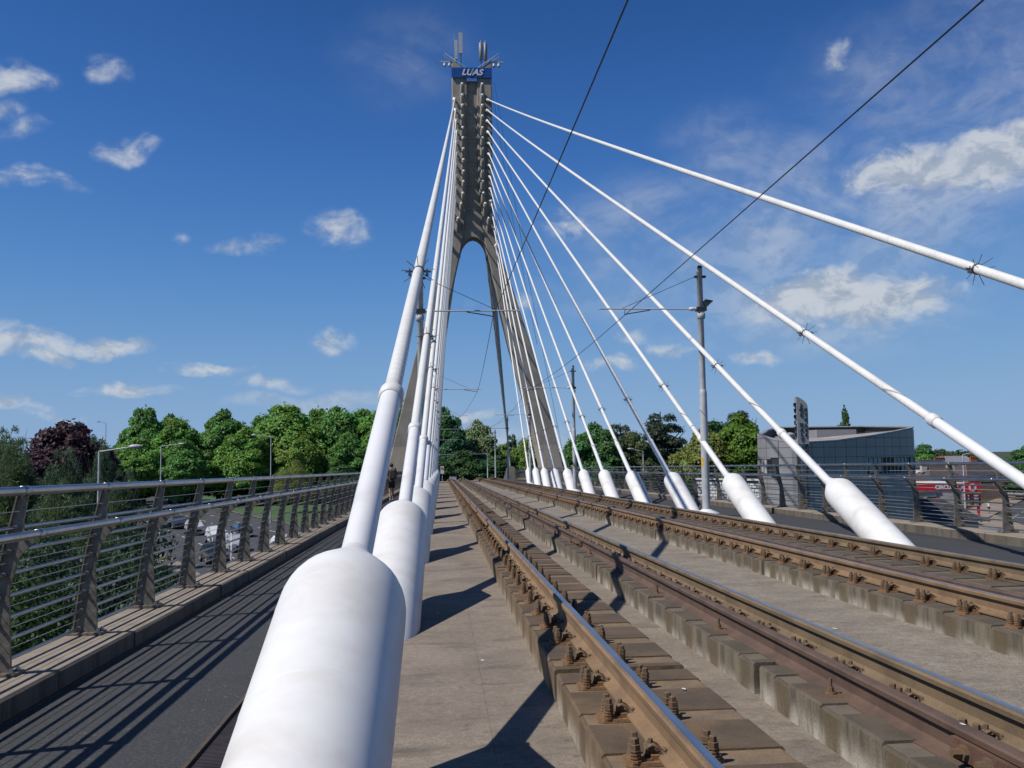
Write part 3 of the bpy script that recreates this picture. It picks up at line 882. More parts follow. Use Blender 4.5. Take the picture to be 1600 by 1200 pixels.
# recessed web between the flanges, arched below
P = []; F = []
arch = [(4.98, 24.0), (4.9, 24.7), (4.72, 25.25), (4.4, 25.75), (4.0, 26.08), (3.58, 26.2)]
arch = arch + [(2 * CX - x, h) for x, h in arch[::-1][1:]]
top = [(x, 44.25) for x, h in arch]
n = len(arch)
for yv in (100.30, 102.4):
    P += [TW(x, yv, h) for x, h in arch] + [TW(x, yv, h) for x, h in top]
for b in (0, 2 * n):
    for i in range(n - 1): F.append((b + i, b + i + 1, b + n + i + 1, b + n + i) if b == 0 else (b + i + 1, b + i, b + n + i, b + n + i + 1))
for i in range(n - 1): F.append((i + 1, i, 2 * n + i, 2 * n + i + 1))
for i in range(n - 1): F.append((n + i, n + i + 1, 3 * n + i + 1, 3 * n + i))
obj('web', MB().add(P, F, 'tower'), pyl)
# seams of the climbing formwork on the recessed web
mb = MB()
for h in (42.0, 39.4, 36.8, 34.2, 31.6, 29.0): mb.box(2.75, 4.4, 100.288, 100.31, h, h + .035, 'block', TW)
obj('formwork_seam', mb, pyl)
BOSS_H = [42.5, 41.3, 40.17, 39.0, 37.72, 36.6, 35.42, 34.22, 33.0, 31.87, 30.62, 29.5, 27.92]
bx = [2.52, 2.53, 2.53, 2.54, 2.54, 2.55, 2.57, 2.58, 2.58, 2.58, 2.52, 2.33, 1.96]
bd = Vector((0, -.66, .75)).normalized()
mbz = MB()
mbz.lathe((0, 0, 0), bd, [(-.5, .30), (1.12, .225), (1.16, .19)], 16, 'tower')
ME_BOSS = mbz.mesh('anchor_boss')
mbz = MB()
mbz.lathe((0, 0, 0), bd, [(1.14, .12), (1.16, .165), (1.28, .165), (1.36, .13), (1.39, .05)], 14, 'white_sheath')
mbz.lathe(bd * 1.24 + Vector((.14, -.04, 0)), (1, -.2, .1), [(0, .04), (.14, .04)], 8, 'galv_dark')
ME_CAP = mbz.mesh('cap')
for k in range(13):
    for s in (0, 1):
        x = bx[k] if s == 0 else 2 * CX - bx[k] + .02
        bo = inst('anchor_boss', ME_BOSS, pyl, TW(x, YT - .02, BOSS_H[k] - .98) - ORG[pyl.name])
        inst('cap', ME_CAP, bo)
# name sign and the things on the pylon's top
sg = thing('name_sign', 'blue sign with white slanted lettering across the top of the concrete pylon', 'sign', TW(CX, 99.85, 43.4))
obj('panel', MB().box(1.40, 5.74, 99.80, 99.95, 43.42, 44.52, 'sign_blue', TW), sg)
lm = text_mesh('LUAS', 1.02, 'sign_white', .02, .32, .035, spacing=1.03)
inst('lettering', lm, sg, TW(CX, 99.77, 43.97) - ORG[sg.name], (R(90), 0, 0), (.92, .9, 1))
mb = MB()
mb.prism([(-.16, -.62), (-.125, -.62), (.10, .60), (.065, .60)], lambda x, z: TW(CX - .02 + x, 99.72, 43.97 + z * .62), lambda x, z: TW(CX - .02 + x, 99.76, 43.97 + z * .62), 'sign_white')
obj('slash_stroke', mb, sg)
obj('lower_plate', MB().box(3.02, 4.12, 99.82, 99.95, 43.02, 43.40, 'sign_blue_light', TW), sg)
def antenna(xs_, y, h0, h1, r, label, flat, dark, tip=True):
    t = thing('phone_antenna', label, 'antenna', TW(xs_, y, 44.6), group='antennas on the pylon top')
    m_ = MB()
    if flat: m_.box(xs_ - r, xs_ + r, y - .12, y + .12, h0, h1, 'antenna', TW)
    else: m_.lathe(TW(xs_, y, h0), (0, 0, 1), [(0, r * .8), (.04, r), (h1 - h0 - .05, r), (h1 - h0, r * .6)], 14, 'antenna_dark')
    obj('panel', m_, t)
    m_ = MB().tube([TW(xs_ + .03, y + .2, 44.4), TW(xs_ + .03, y + .2, h1 - .1)], .045, 8, 'galv_dark')
    for q in (.2, .8): m_.box(xs_ - .04, xs_ + .06, y, y + .22, h0 + (h1 - h0) * q, h0 + (h1 - h0) * q + .06, 'galv_dark', TW)
    obj('pole', m_, t)
    if not flat and tip: obj('tip', MB().tube([TW(xs_, y, h1 - .02), TW(xs_, y, h1 + .28)], .035, 8, 'antenna'), t)
antenna(1.93, 101.2, 46.0, 48.15, .14, 'narrow pale panel antenna beside the thin whip aerial on the pylon', True, False)
antenna(2.42, 100.9, 46.55, 48.85, .20, 'tallest pale panel antenna on top of the concrete pylon', True, False)
antenna(4.62, 101.0, 45.85, 47.85, .21, 'dark grey tube antenna nearer the middle of the pylon top', False, True)
antenna(5.12, 101.0, 45.85, 47.85, .21, 'outer dark grey tube antenna on the pylon top, farther from the whip aerial', False, True)
solo('whip_aerial', MB().tube([TW(1.80, 101.3, 44.6), TW(1.80, 101.3, 47.9), TW(1.73, 101.3, 49.0)], [.03, .025, .012], 6, 'antenna'),
     'thin whip aerial leaning slightly on the pylon top', 'aerial', TW(1.80, 101.3, 44.6))
for s in (-1, 1):
    fx = (lambda x: x) if s == 1 else (lambda x: 2 * CX - x)
    side_l = 'facing the grey building side' if s == 1 else 'facing the footpath side'
    t = thing('floodlight_bracket', 'pale bracket with two floodlights on the pylon top ' + side_l, 'floodlights', TW(fx(5.73), 100.2, 45.3), group='floodlight brackets')
    m_ = MB(); m_.box(min(fx(5.7), fx(7.0)), max(fx(5.7), fx(7.0)), 100.0, 100.15, 45.2, 45.32, 'antenna', TW)
    obj('bar', m_, t)
    for q in (5.98, 6.5):
        m_ = MB().lathe(TW(fx(q), 100.05, 44.95), (0, -.35, -.94), [(-.28, .07), (-.2, .11), (.0, .13), (.22, .17), (.26, .15)], 12, 'antenna')
        obj('floodlight', m_, t)
    t2 = solo('ladder_rail', MB().tube([TW(fx(4.25), 99.95, 44.6), TW(fx(6.5), 99.95, 46.15), TW(fx(6.5), 99.95, 45.75), TW(fx(5.8), 99.95, 45.35)], .035, 6, 'galv'),
              'bent steel tube handrail on the sloped pylon top ' + side_l, 'handrail', TW(fx(4.25), 99.95, 44.6), 'pylon top handrails')
# back stays to the anchor blocks behind the pylon
for s in (1, -1):
    fx = (lambda x: x) if s == 1 else (lambda x: 2 * CX - x)
    far = 'far walkway' if s == 1 else 'footpath'
    blk = MB().prism([(126.0, -.2), (137.5, -.2), (137.5, .3), (129.0, 1.9), (126.8, 2.0)], lambda y, h: W(fx(8.75), y, h), lambda y, h: W(fx(9.75), y, h), 'block')
    solo('anchor_block', blk, 'dark concrete anchor block behind the pylon on the %s side' % far, 'anchor block', W(fx(9.25), 131, 0), 'back stay anchor blocks')
    for k in range(13):
        a = TW(2 * CX - bx[k] if s == 1 else bx[k], 102.9, BOSS_H[k] - 2.3)
        b = W(fx(9.25), 127.6 + .12 * (12 - k), 1.7)
        m_ = MB().tube([a, b], .075, 8, 'galv')
        solo('back_stay', m_, 'grey back stay cable behind the pylon, down to the block on the %s side' % far, 'stay cable', b, 'back stays, %s side' % far)
for i, (x0, h0, x1, y1, h1) in enumerate([(6.0, 43.0, 12.3, 97, 3.4), (5.75, 42.2, 9.8, 96, 14)]):
    solo('bracing_wire', MB().tube([TW(x0, 100, h0), TW((x0 + x1) / 2 - .25, (100 + y1) / 2, (h0 + h1) / 2), TW(x1, y1, h1)], .018, 5, 'wire'),
         ['thin dark wire hanging from the pylon top to the far walkway', 'short thin dark wire hanging from the pylon top near the cables'][i], 'wire', TW(x1, y1, h1))

# ------------------------------------------------------------------ tram masts and overhead wire
MY = [26.2, 52.4, 78.8, 105.4, 130, 152]
def mast(side, k):
    x, y = (7.33 if side else -.56), MY[k]
    dr = -1 if side else 1
    where = 'between the white sleeves beyond the far track' if side else 'in the white cable row beside the footpath'
    t = thing('tram_mast', '%s grey tram wire mast from the camera %s' % (['first', 'second', 'third', 'fourth', 'fifth', 'sixth'][k], where), 'mast', W(x, y, .05), group='tram wire masts')
    b = W(x, y, 0)
    V3 = lambda dx, h: b + Vector((dx, 0, h))
    mh = 7.05
    obj('lower_pole', MB().lathe(b, (.002 * dr, 0, 1), [(-.1, .112), (3.5, .105), (3.6, .098), (3.62, .088)], 20, 'galv'), t)
    obj('upper_pole', MB().lathe(b, (.002 * dr, 0, 1), [(3.6, .087), (mh - .12, .08), (mh - .118, .084), (mh, .084)], 18, 'galv'), t)
    obj('pole_cap', MB().lathe(V3(0, mh), (0, 0, 1), [(0, .07), (.06, .068), (.09, .05)], 14, 'edge_rust'), t)
    obj('footing', MB().lathe(b, (0, 0, 1), [(-.1, .36), (.16, .36), (.2, .345), (.27, .16), (.30, .12)], 24, 'white_tube'), t)
    ah = 5.9
    tip = 2.9 if side else 2.78
    m_ = MB().tube([V3(dr * .12, ah), V3(dr * tip, ah + .01)], .021, 8, 'galv')
    m_.lathe(V3(dr * .1, ah), (dr, 0, 0), [(0, .035), (.05, .055), (.11, .05), (.13, .06), (.2, .055), (.24, .03)], 10, 'sign_white')
    obj('arm', m_, t)
    m_ = MB()
    m_.lathe(V3(0, ah - .28), (0, 0, 1), [(0, .095), (.01, .115), (.16, .115), (.17, .095)], 18, 'galv')
    m_.box(b.x - .14, b.x + .14, b.y - .12, b.y + .12, b.z + ah - .06, b.z + ah + .05, 'galv_dark')
    obj('clamp', m_, t)
    obj('stay_bracket', MB().box(b.x - .16, b.x + .16, b.y - .05, b.y + .05, b.z + mh - .26, b.z + mh - .2, 'galv_dark'), t)
    obj('stay_wire', MB().tube([V3(dr * .15, mh - .23), V3(dr * (tip - .65), ah + .02)], .008, 6, 'wire'), t)
    wx = wire_x(side, k) - x
    m_ = MB().tube([V3(wx - dr * .72, ah - .03), V3(wx - dr * .1, ah - .13), V3(wx, ah - .16)], .016, 6, 'galv_dark')
    m_.tube([V3(wx - dr * .72, ah - .03), V3(wx - dr * .72, ah)], .02, 6, 'galv_dark')
    m_.tube([V3(wx + .02, ah + .0), V3(wx, ah - .16)], .01, 6, 'galv_dark')
    obj('registration_arm', m_, t)
    if side and k == 0:
        m_ = MB()
        m_.add([(b.x + .10, b.y - .12, b.z + 5.92), (b.x + .33, b.y - .14, b.z + 6.12), (b.x + .34, b.y + .10, b.z + 6.10), (b.x + .12, b.y + .1, b.z + 5.9),
                (b.x + .12, b.y - .12, b.z + 6.05), (b.x + .10, b.y - .14, b.z + 6.16), (b.x + .10, b.y + .10, b.z + 6.14), (b.x + .1, b.y + .1, b.z + 6.03)],
               [(0, 3, 2, 1), (4, 5, 6, 7), (0, 1, 5, 4), (1, 2, 6, 5), (2, 3, 7, 6), (3, 0, 4, 7)], 'galv_dark')
        obj('lamp_head', m_, t)
    if k < 2 and side:
        for z, hgt in ((1.48, .10), (1.61, .11)):
            m_ = MB(); n_ = 6
            P = []
            for zz in (z, z + hgt):
                for q in range(n_ + 1):
                    a = math.pi * (.98 + .30 * q / n_)
                    P.append(b + Vector((math.cos(a) * .1135, math.sin(a) * .1135, zz)))
            m_.add(P, [(q, q + 1, n_ + 2 + q, n_ + 1 + q) for q in range(n_)], 'yellow')
            obj('warning_sticker', m_, t)
def wire_x(side, k):
    if side: return [5.15, 4.7, 5.3, 4.8, 5.2, 4.9][k]
    return [1.46, 2.0, 1.5, 1.95, 1.5, 1.9][k]
for side in (0, 1):
    for k in range(6): mast(side, k)
    pts = []
    sup = [(1.75 if not side else 4.62, -2.0)] + [(wire_x(side, k), MY[k]) for k in range(6)]
    for (x0, y0), (x1, y1) in zip(sup, sup[1:]):
        for q in np.linspace(0, 1, 10)[:-1]:
            h = 5.74 - 4 * .16 * q * (1 - q)
            if y0 < 0: h = 5.74 - .24 * (1 - q ** 1.0)
            pts.append(W(x0 + (x1 - x0) * q, y0 + (y1 - y0) * q, h))
    solo('contact_wire', MB().tube(pts, .0095, 6, 'wire'), 'black overhead tram wire above the %s track' % ('far' if side else 'near'), 'overhead wire', pts[9], 'overhead tram wires')

# ------------------------------------------------------------------ ground, roads, verges
GZ = -6.7
def sheet(name, pts, z, mname, kind='structure'):
    mb = MB().add([(x, y, z) for x, y in pts], [tuple(range(len(pts)))], mname)
    return tag(obj(name, mb), kind=kind)
sheet('ground', [(-4500, -4500), (4500, -4500), (4500, 4500), (-4500, 4500)], GZ, 'ground')
RU, RN = Vector((-.40, .9165)), Vector((.9165, .40))
def RP(off, s): return (RN.x * off + RU.x * s, RN.y * off + RU.y * s)
def rstrip(name, o0, o1, s0, s1, z, mname): return sheet(name, [RP(o0, s0), RP(o1, s0), RP(o1, s1), RP(o0, s1)], z, mname)
rstrip('road', 12.5, 31.6, -60, 230, GZ + .006, 'road')
rstrip('grass_verge', 31.9, 52, 20, 230, GZ + .03, 'grass')
rstrip('grass_verge', -4, 9.8, -40, 230, GZ + .01, 'ground')
rstrip('pavement', 9.9, 12.3, -60, 230, GZ + .10, 'path')
rstrip('kerb', 31.6, 31.9, -60, 230, GZ + .11, 'kerb')
rstrip('kerb', 12.3, 12.5, -60, 230, GZ + .11, 'kerb')
mb = MB()
for off, ln_, gp, s0, s1 in ((17.1, 2.6, 2.6, 40, 200), (20.6, 2.6, 4.2, 40, 200), (24.0, 2.6, 4.2, 40, 200), (27.3, 3.2, 3.0, 60, 200)):
    s_ = s0
    while s_ < s1:
        q = [RP(off - .09, s_), RP(off + .09, s_), RP(off + .09, s_ + ln_), RP(off - .09, s_ + ln_)]
        mb.add([(x, y, GZ + .011) for x, y in q], [(0, 1, 2, 3)], 'paint_line'); s_ += ln_ + gp
tag(obj('lane_marking', mb), kind='structure')
A0, AU, AN = Vector((74.5, 123)), Vector((.6, .8)), Vector((.8, -.6))
def AP(off, s): p = A0 + AN * off + AU * s; return (p.x, p.y)
sheet('road', [AP(0, -70), AP(16, -70), AP(16, 120), AP(0, 120)], GZ + .008, 'road')
sheet('pavement', [AP(-4.5, -70), AP(-.15, -70), AP(-.15, 120), AP(-4.5, 120)], GZ + .11, 'path')
sheet('forecourt', [(46, 92), (60, 92), (72, 122), (54, 122)], GZ + .012, 'path')
mb = MB()
for i in range(20):
    a0, a1 = AP(2.2 + .012 * (i - 6) ** 2, -20 + 2.2 * i), AP(2.2 + .012 * (i - 6) ** 2, -18.9 + 2.2 * i)
    mb.add([(a0[0], a0[1], GZ + .014), (a0[0] + .14, a0[1] - .1, GZ + .014), (a1[0] + .14, a1[1] - .1, GZ + .014), (a1[0], a1[1], GZ + .014)], [(0, 1, 2, 3)], 'paint_line')
tag(obj('lane_marking', mb), kind='structure')

# ------------------------------------------------------------------ trees and shrubs
def leaf_cloud(name, seed, lobes, n, size, aspect=.62, flat=0.0, needle=False, reject=.72):
    """many small leaves spread through overlapping lobes; each leaf a bent quad with its own tint"""
    g = np.random.default_rng(seed)
    C = np.array([l[0] for l in lobes], float); Rr = np.array([l[1] for l in lobes], float)
    area = (Rr[:, 0] * Rr[:, 1] + Rr[:, 0] * Rr[:, 2]) ** 1.0
    idx = g.choice(len(lobes), size=int(n * 2.2), p=area / area.sum())
    D = g.normal(size=(len(idx), 3)); D /= np.linalg.norm(D, axis=1)[:, None]
    D[:, 2] = np.where(D[:, 2] < -.35, -D[:, 2] * .6, D[:, 2])
    rad = 1 - np.abs(g.normal(0, .2, size=len(idx))) + g.random(len(idx)) * .3
    P = C[idx] + D * Rr[idx] * rad[:, None]
    keep = np.ones(len(P), bool)
    for c, r in zip(C, Rr):
        q = np.linalg.norm((P - c) / r, axis=1)
        keep &= (q > reject)
    own = np.linalg.norm((P - C[idx]) / Rr[idx], axis=1)
    keep |= (g.random(len(P)) < .06) & (own > .4)
    P, D, idx = P[keep][:n], D[keep][:n], idx[keep][:n]
    m = len(P)
    Nn = D + g.normal(0, .55, size=(m, 3)); Nn[:, 2] += .25
    Nn /= np.linalg.norm(Nn, axis=1)[:, None]
    T = g.normal(size=(m, 3)); T -= (T * Nn).sum(1)[:, None] * Nn; T /= np.linalg.norm(T, axis=1)[:, None]
    if needle: T = D * .8 + g.normal(0, .5, size=(m, 3)); T[:, 2] += .25; T /= np.linalg.norm(T, axis=1)[:, None]; Nn = np.cross(T, g.normal(size=(m, 3))); Nn /= np.linalg.norm(Nn, axis=1)[:, None]
    B = np.cross(Nn, T)
    s = size * (.65 + .7 * g.random(m))[:, None]
    V = np.empty((m, 4, 3))
    V[:, 0] = P - T * s * .5; V[:, 2] = P + T * s * .5
    V[:, 1] = P + B * s * .5 * aspect - Nn * s * .12; V[:, 3] = P - B * s * .5 * aspect - Nn * s * .12
    me = bpy.data.meshes.new(name)
    me.vertices.add(m * 4); me.vertices.foreach_set('co', V.reshape(-1).astype(np.float32))
    me.loops.add(m * 4); me.loops.foreach_set('vertex_index', np.arange(m * 4, dtype=np.int32))
    me.polygons.add(m); me.polygons.foreach_set('loop_start', np.arange(0, m * 4, 4, dtype=np.int32))
    lobet = g.random(len(lobes)) * .5
    tint = np.clip(lobet[idx] + g.random(m) * .5, 0, 1).astype(np.float32)
    a = me.attributes.new('tint', 'FLOAT', 'FACE'); a.data.foreach_set('value', tint)
    me.materials.append(MT['leaf'])
    me.update(); me.validate()
    return me
def broad_lobes(seed, rx, rz, z0, n, rlo=.22, rhi=.38, top=1.0):
    """lobes over an uneven envelope: a few big masses of different height, each carrying many small clumps"""
    g = random.Random(seed)
    L = [((0, 0, z0 + rz * .85), (rx * .55, rx * .55, rz * .6))]
    masses = []
    for i in range(6):
        a = i * 1.05 + g.uniform(-.4, .4); k = g.uniform(.28, .52)
        masses.append((math.cos(a) * k * rx, math.sin(a) * k * rx, z0 + rz * g.uniform(.55, 1.2), rx * g.uniform(.42, .58), rz * g.uniform(.45, .72)))
    masses.append((g.uniform(-.15, .15) * rx, g.uniform(-.15, .15) * rx, z0 + rz * 1.35, rx * .42, rz * .6))
    for mx_, my_, mz_, mr, mh in masses:
        L.append(((mx_ * .9, my_ * .9, mz_ * .98), (mr * .93, mr * .93, mh * .95)))
        L.append(((mx_ * .55, my_ * .55, z0 + (mz_ - z0) * .7), (mr * .8, mr * .8, mh * .9)))
    for i in range(n):
        mx_, my_, mz_, mr, mh = masses[i % len(masses)]
        u = g.uniform(-.75, 1); a = g.uniform(0, 2 * math.pi)
        k = math.sqrt(max(0, 1 - u * u)) * g.uniform(.8, 1.0)
        c = (mx_ + math.cos(a) * k * mr, my_ + math.sin(a) * k * mr, max(z0 + .3, mz_ + u * mh * g.uniform(.8, 1.0)))
        r = rx * g.uniform(rlo, rhi)
        L.append((c, (r * g.uniform(.8, 1.3), r * g.uniform(.8, 1.3), r * g.uniform(.6, 1.0))))
    return L
def trunk_mesh(seed, h, r, spread, n=6):
    g = random.Random(seed); mb = MB()
    mb.tube([(0, 0, -.3), (0.02, 0, h * .25), (g.uniform(-.1, .1), g.uniform(-.1, .1), h * .55), (g.uniform(-.3, .3), g.uniform(-.3, .3), h)], [r * 1.35, r, r * .75, r * .2], 8, 'bark')
    for i in range(n):
        a = i * 2 * math.pi / n + g.uniform(-.4, .4); z = h * g.uniform(.3, .6)
        e = spread * g.uniform(.6, .95)
        mb.tube([(0, 0, z), (math.cos(a) * e * .45, math.sin(a) * e * .45, z + h * .12), (math.cos(a) * e, math.sin(a) * e, z + h * g.uniform(.2, .42))], [r * .5, r * .33, r * .08], 6, 'bark')
    return mb.mesh('trunk')
KIND = {}
# every kind is modelled 10 m wide (radius 5) and 12 m high, then scaled
for i in range(4):
    KIND['broad%d' % i] = (trunk_mesh(10 + i, 10, .3, 4), leaf_cloud('crown', 20 + i, broad_lobes(30 + i, 5, 5.6, .7, 100 + 12 * i, .10, .22), 34000, .42))
def layered(seed, conic, n, thick):
    g = random.Random(seed); L = []
    for i in range(n):
        q = i / n; z = .8 + 11.0 * q
        w = 5 * ((1 - q) ** conic * .9 + .12)
        for j in range(5 if q < .8 else 2):
            a = g.uniform(0, 6.28); rr = w * g.uniform(.25, .8)
            L.append(((math.cos(a) * rr, math.sin(a) * rr, z + g.uniform(-.5, .5)), (w * .42, w * .42, thick * g.uniform(.6, 1.2))))
    return L
KIND['pine'] = (trunk_mesh(5, 12, .2, 3, 9), leaf_cloud('crown', 51, layered(52, .75, 18, .9), 36000, .50, .17, needle=True, reject=.5))
KIND['cedar'] = (trunk_mesh(6, 12, .34, 4, 9), leaf_cloud('crown', 53, layered(54, .42, 13, .75), 26000, .46, .4, reject=.6))
pl = [((.9 * math.cos(k), .9 * math.sin(k * 1.7), 1 + k * .62), (1.5 - .055 * k, 1.5 - .055 * k, 1.5)) for k in range(18)] + [((3.3, .4, 1 + k * .55), (1.3 - .04 * k, 1.3 - .04 * k, 1.3)) for k in range(14)]
KIND['poplar'] = (trunk_mesh(7, 11, .25, 1, 4), leaf_cloud('crown', 55, pl, 7000, .5))
for i in range(2):
    KIND['shrub%d' % i] = (trunk_mesh(60 + i, 7, .12, 3, 7), leaf_cloud('crown', 61 + i, broad_lobes(63 + i, 5, 5.6, .6, 90, .12, .26), 42000, .17))
def tree(kind, x, y, top, hw, col, label, cat='tree', group=None, name=None, gz=GZ, base=None):
    tr, cr = KIND[kind]
    g = random.Random(int(x * 13 + y * 7))
    sz = (top - gz) / 12.0
    sc = (hw / 5, hw / 5 * g.uniform(.9, 1.1), sz)
    t = thing(name or ('tree' if cat == 'tree' else cat), label, cat, (x, y, gz), group)
    rz = g.uniform(0, 6.28)
    inst('trunk', tr, t, rot=(0, 0, rz), scale=sc)
    c = inst('crown', cr, t, rot=(0, 0, rz), scale=sc)
    c.color = (*col, 1)
G1, G2, G3, G4 = (.135, .285, .05), (.10, .235, .05), (.07, .18, .05), (.16, .265, .05)
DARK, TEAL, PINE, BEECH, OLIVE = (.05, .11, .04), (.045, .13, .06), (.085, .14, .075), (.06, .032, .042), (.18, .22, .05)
gl, gr_ = 'trees along the road on the footpath side', 'trees beyond the far walkway'
for a in [
    ('broad0', -44.5, 120, 6.9, 5.8, BEECH, 'dark purple copper beech with round crown above the pines', gl),
    ('broad1', -57.4, 190, 12.4, 6.0, G2, 'tall green tree right behind the purple beech', gl),
    ('broad2', -49.5, 186, 9.9, 6.2, G1, 'fresh green tree between the tall tree by the beech and the double topped one', gl),
    ('broad3', -42.0, 190, 11.0, 6.6, G2, 'green tree with loose open top, behind the road sign', gl),
    ('broad1', -29.5, 186, 12.6, 8.2, G1, 'widest bright green tree, behind the bent street lamp with its arm reaching left', gl),
    ('broad0', -20.5, 192, 12.3, 7.8, G2, 'bright green tree between the widest tree and the nearest white cable', gl),
    ('broad2', -12.5, 188, 11.0, 6.4, G1, 'green tree showing behind the nearest white cable', gl),
    ('broad3', -36.0, 178, 7.0, 6.2, G1, 'lower round green tree in front of the widest tree', gl),
    ('broad2', -53.0, 170, 5.8, 5.6, G1, 'light green tree behind the street lamp with its arm reaching right', gl),
    ('broad3', -53.5, 194, 10.4, 5.0, G2, 'dull green tree filling the gap between the tall tree and the road sign', gl),
    ('broad0', -36.2, 194, 11.0, 5.2, G2, 'green tree between the double topped tree and the widest tree', gl),
    ('broad1', -25.2, 197, 12.3, 5.2, G1, 'tall bright tree rising behind the widest tree', gl),
    ('broad2', -61.5, 200, 9.6, 6.5, G3, 'deep green tree between the purple beech and the tall tree', gl),
    ('broad1', -45.5, 200, 10.2, 7.0, G2, 'deep green tree behind the road sign, back in the row', gl),
    ('broad3', -31.5, 202, 11.4, 7.0, G3, 'dark backed tree behind the bent street lamp on the verge', gl),
    ('broad2', -17.0, 203, 12.2, 6.5, G2, 'tall green tree between the widest tree and the nearest white cable, back row', gl),
    ('broad0', -26.0, 180, 7.2, 5.6, (.17, .28, .05), 'soft green tree standing forward beside the olive one', gl),
    ('broad1', -17.5, 180, 6.6, 5.2, G2, 'round green tree standing forward near the nearest white cable', gl),
    ('broad1', -45.0, 172, 5.6, 5.4, G2, 'round green tree in front of the road sign row', gl),
    ('broad0', -66.0, 185, 5.5, 5.5, DARK, 'dark tree half hidden behind the purple beech', gl),
    ('shrub0', -22.5, 150, 1.3, 3.8, OLIVE, 'low olive green tree in front of the bright green ones', gl),
    ('broad1', -7.6, 202, 14.6, 4.6, G3, 'tall dark green tree behind the pylon leg on the footpath side', gl),
    ('broad0', 1.0, 208, 12.9, 4.6, G3, 'tall tree beside the bundle of white cables at the end of the track', gl),
    ('broad2', 3.2, 196, 7.0, 4.4, TEAL, 'shaded tree at the end of the track beside the speed sign', gl),
    ('broad3', 8.2, 215, 9.5, 5.0, (.13, .22, .06), 'round horse chestnut in pale blossom at the end of the track', gl),
    ('broad1', 10.0, 204, 1.2, 5.0, TEAL, 'dark low tree under the blossoming chestnut', gl),
    ('broad2', 13.8, 226, 4.6, 5.0, G4, 'small light green tree left of the pylon leg on the far side', gr_),
    ('broad0', 19.4, 220, 6.0, 5.6, G4, 'yellowish green tree behind the pylon leg on the far side', gr_),
    ('cedar', 17.2, 232, 7.2, 2.6, DARK, 'small dark conifer poking up behind the yellowish tree', gr_),
    ('broad3', 22.6, 140, 6.1, 4.7, G3, 'rounded dark green tree behind the second tram mast', gr_),
    ('broad1', 27.0, 150, 4.6, 4.6, (.07, .115, .04), 'dull green tree beside the rounded dark green one', gr_),
    ('broad2', 31.5, 152, 5.4, 4.6, (.085, .12, .045), 'thin crowned dull green tree before the cedar', gr_),
    ('cedar', 40.0, 172, 9.4, 6.4, (.035, .06, .035), 'tall dark cedar behind the nearest tram mast', gr_),
    ('broad0', 36.6, 132, 5.4, 4.6, OLIVE, 'olive green tree left of the nearest tram mast', gr_),
    ('broad3', 42.6, 132, 6.8, 5.8, (.10, .20, .025), 'brightest green tree right of the nearest tram mast', gr_),
    ('cedar', 54.8, 172, 9.6, 6.0, (.035, .065, .035), 'dark flat topped cedar behind the brightest green tree', gr_),
    ('broad1', 46.5, 158, 7.4, 6.0, DARK, 'dark tree filling the line behind the brightest green tree', gr_),
    ('cedar', 33.8, 178, 7.6, 5.4, (.04, .075, .04), 'dark conifer left of the tall dark cedar', gr_),
    ('broad0', 25.6, 180, 5.2, 6.0, G3, 'deep green tree far behind the third and fourth tram masts', gr_),
    ('broad2', 49.0, 128, 4.0, 4.2, G2, 'green tree tucked beside the curved end of the grey building', gr_),
    ('poplar', 61.4, 142, 7.2, 3.6, (.05, .11, .035), 'narrow twin poplar rising behind the grey building roof', gr_),
    ('broad1', 98.5, 190, 3.2, 4.6, G3, 'dark green tree beside the corner of the grey building', gr_),
    ('broad2', 93.0, 178, .9, 3.6, G1, 'light green tree in front of the dark one by the houses', gr_),
    ('broad0', 119, 222, 2.2, 5.0, (.075, .105, .04), 'brownish green tree behind the slate roofed houses', gr_),
    ('broad3', 95.0, 150, 2.0, 3.6, G3, 'dark green tree over the road by the edge of the view', gr_),
    ('broad1', 101.5, 158, 1.2, 4.2, G2, 'green tree beyond the road by the edge of the view', gr_)]:
    tree(*a[:7], group=a[7])
# pale blossom candles of the horse chestnut
ch = next(o for o in S.objects if o.get('label', '').startswith('round horse chestnut'))
g = random.Random(9); mb = MB()
for i in range(420):
    u = g.uniform(-.1, 1); a = g.uniform(0, 6.28); k = math.sqrt(1 - u * u)
    p = Vector((8.2 + math.cos(a) * k * 4.9, 215 + math.sin(a) * k * 4.9, -6.7 + 16.2 * (.55 + .42 * u)))
    mb.lathe(p, (g.uniform(-.3, .3), g.uniform(-.3, .3), 1), [(0, .10), (.30, .02)], 5, 'render', smooth=False, caps=False)
obj('blossom', mb, ch, kind='stuff')
gp = 'pines beside the bridge'
for i, (x, y, top, hw) in enumerate([(-30.0, 70, 3.2, 2.7), (-22.8, 60, 2.3, 2.5), (-25.6, 74, 3.3, 2.4), (-41.5, 95, 4.9, 3.2), (-32.5, 65, 1.9, 2.6), (-35, 82, 3.4, 2.8), (-19.2, 50, .6, 2.2), (-20.5, 64, 1.0, 2.2), (-26.5, 56, 1.4, 2.5), (-24.5, 48, .4, 2.4)]):
    tree('pine', x, y, top, hw, (PINE if i % 3 else (.10, .15, .065)), [
        'bluish green pine with the tallest tip under the purple beech', 'shaggy pine directly behind the nearest street lamp', 'pine on the road side of the nearest street lamp',
        'farthest dark pine at the edge of the view', 'broad pine at the edge of the view', 'dark pine behind the broad one', 'short pine close to the railing',
        'slim pine just past the nearest street lamp', 'ragged pine in the middle of the pines', 'low pine at the edge of the view near the railing'][i], group=gp, name='pine_tree')
gs = 'shrubs growing up beside the bridge'
g = random.Random(21); ns = 0
spots = []
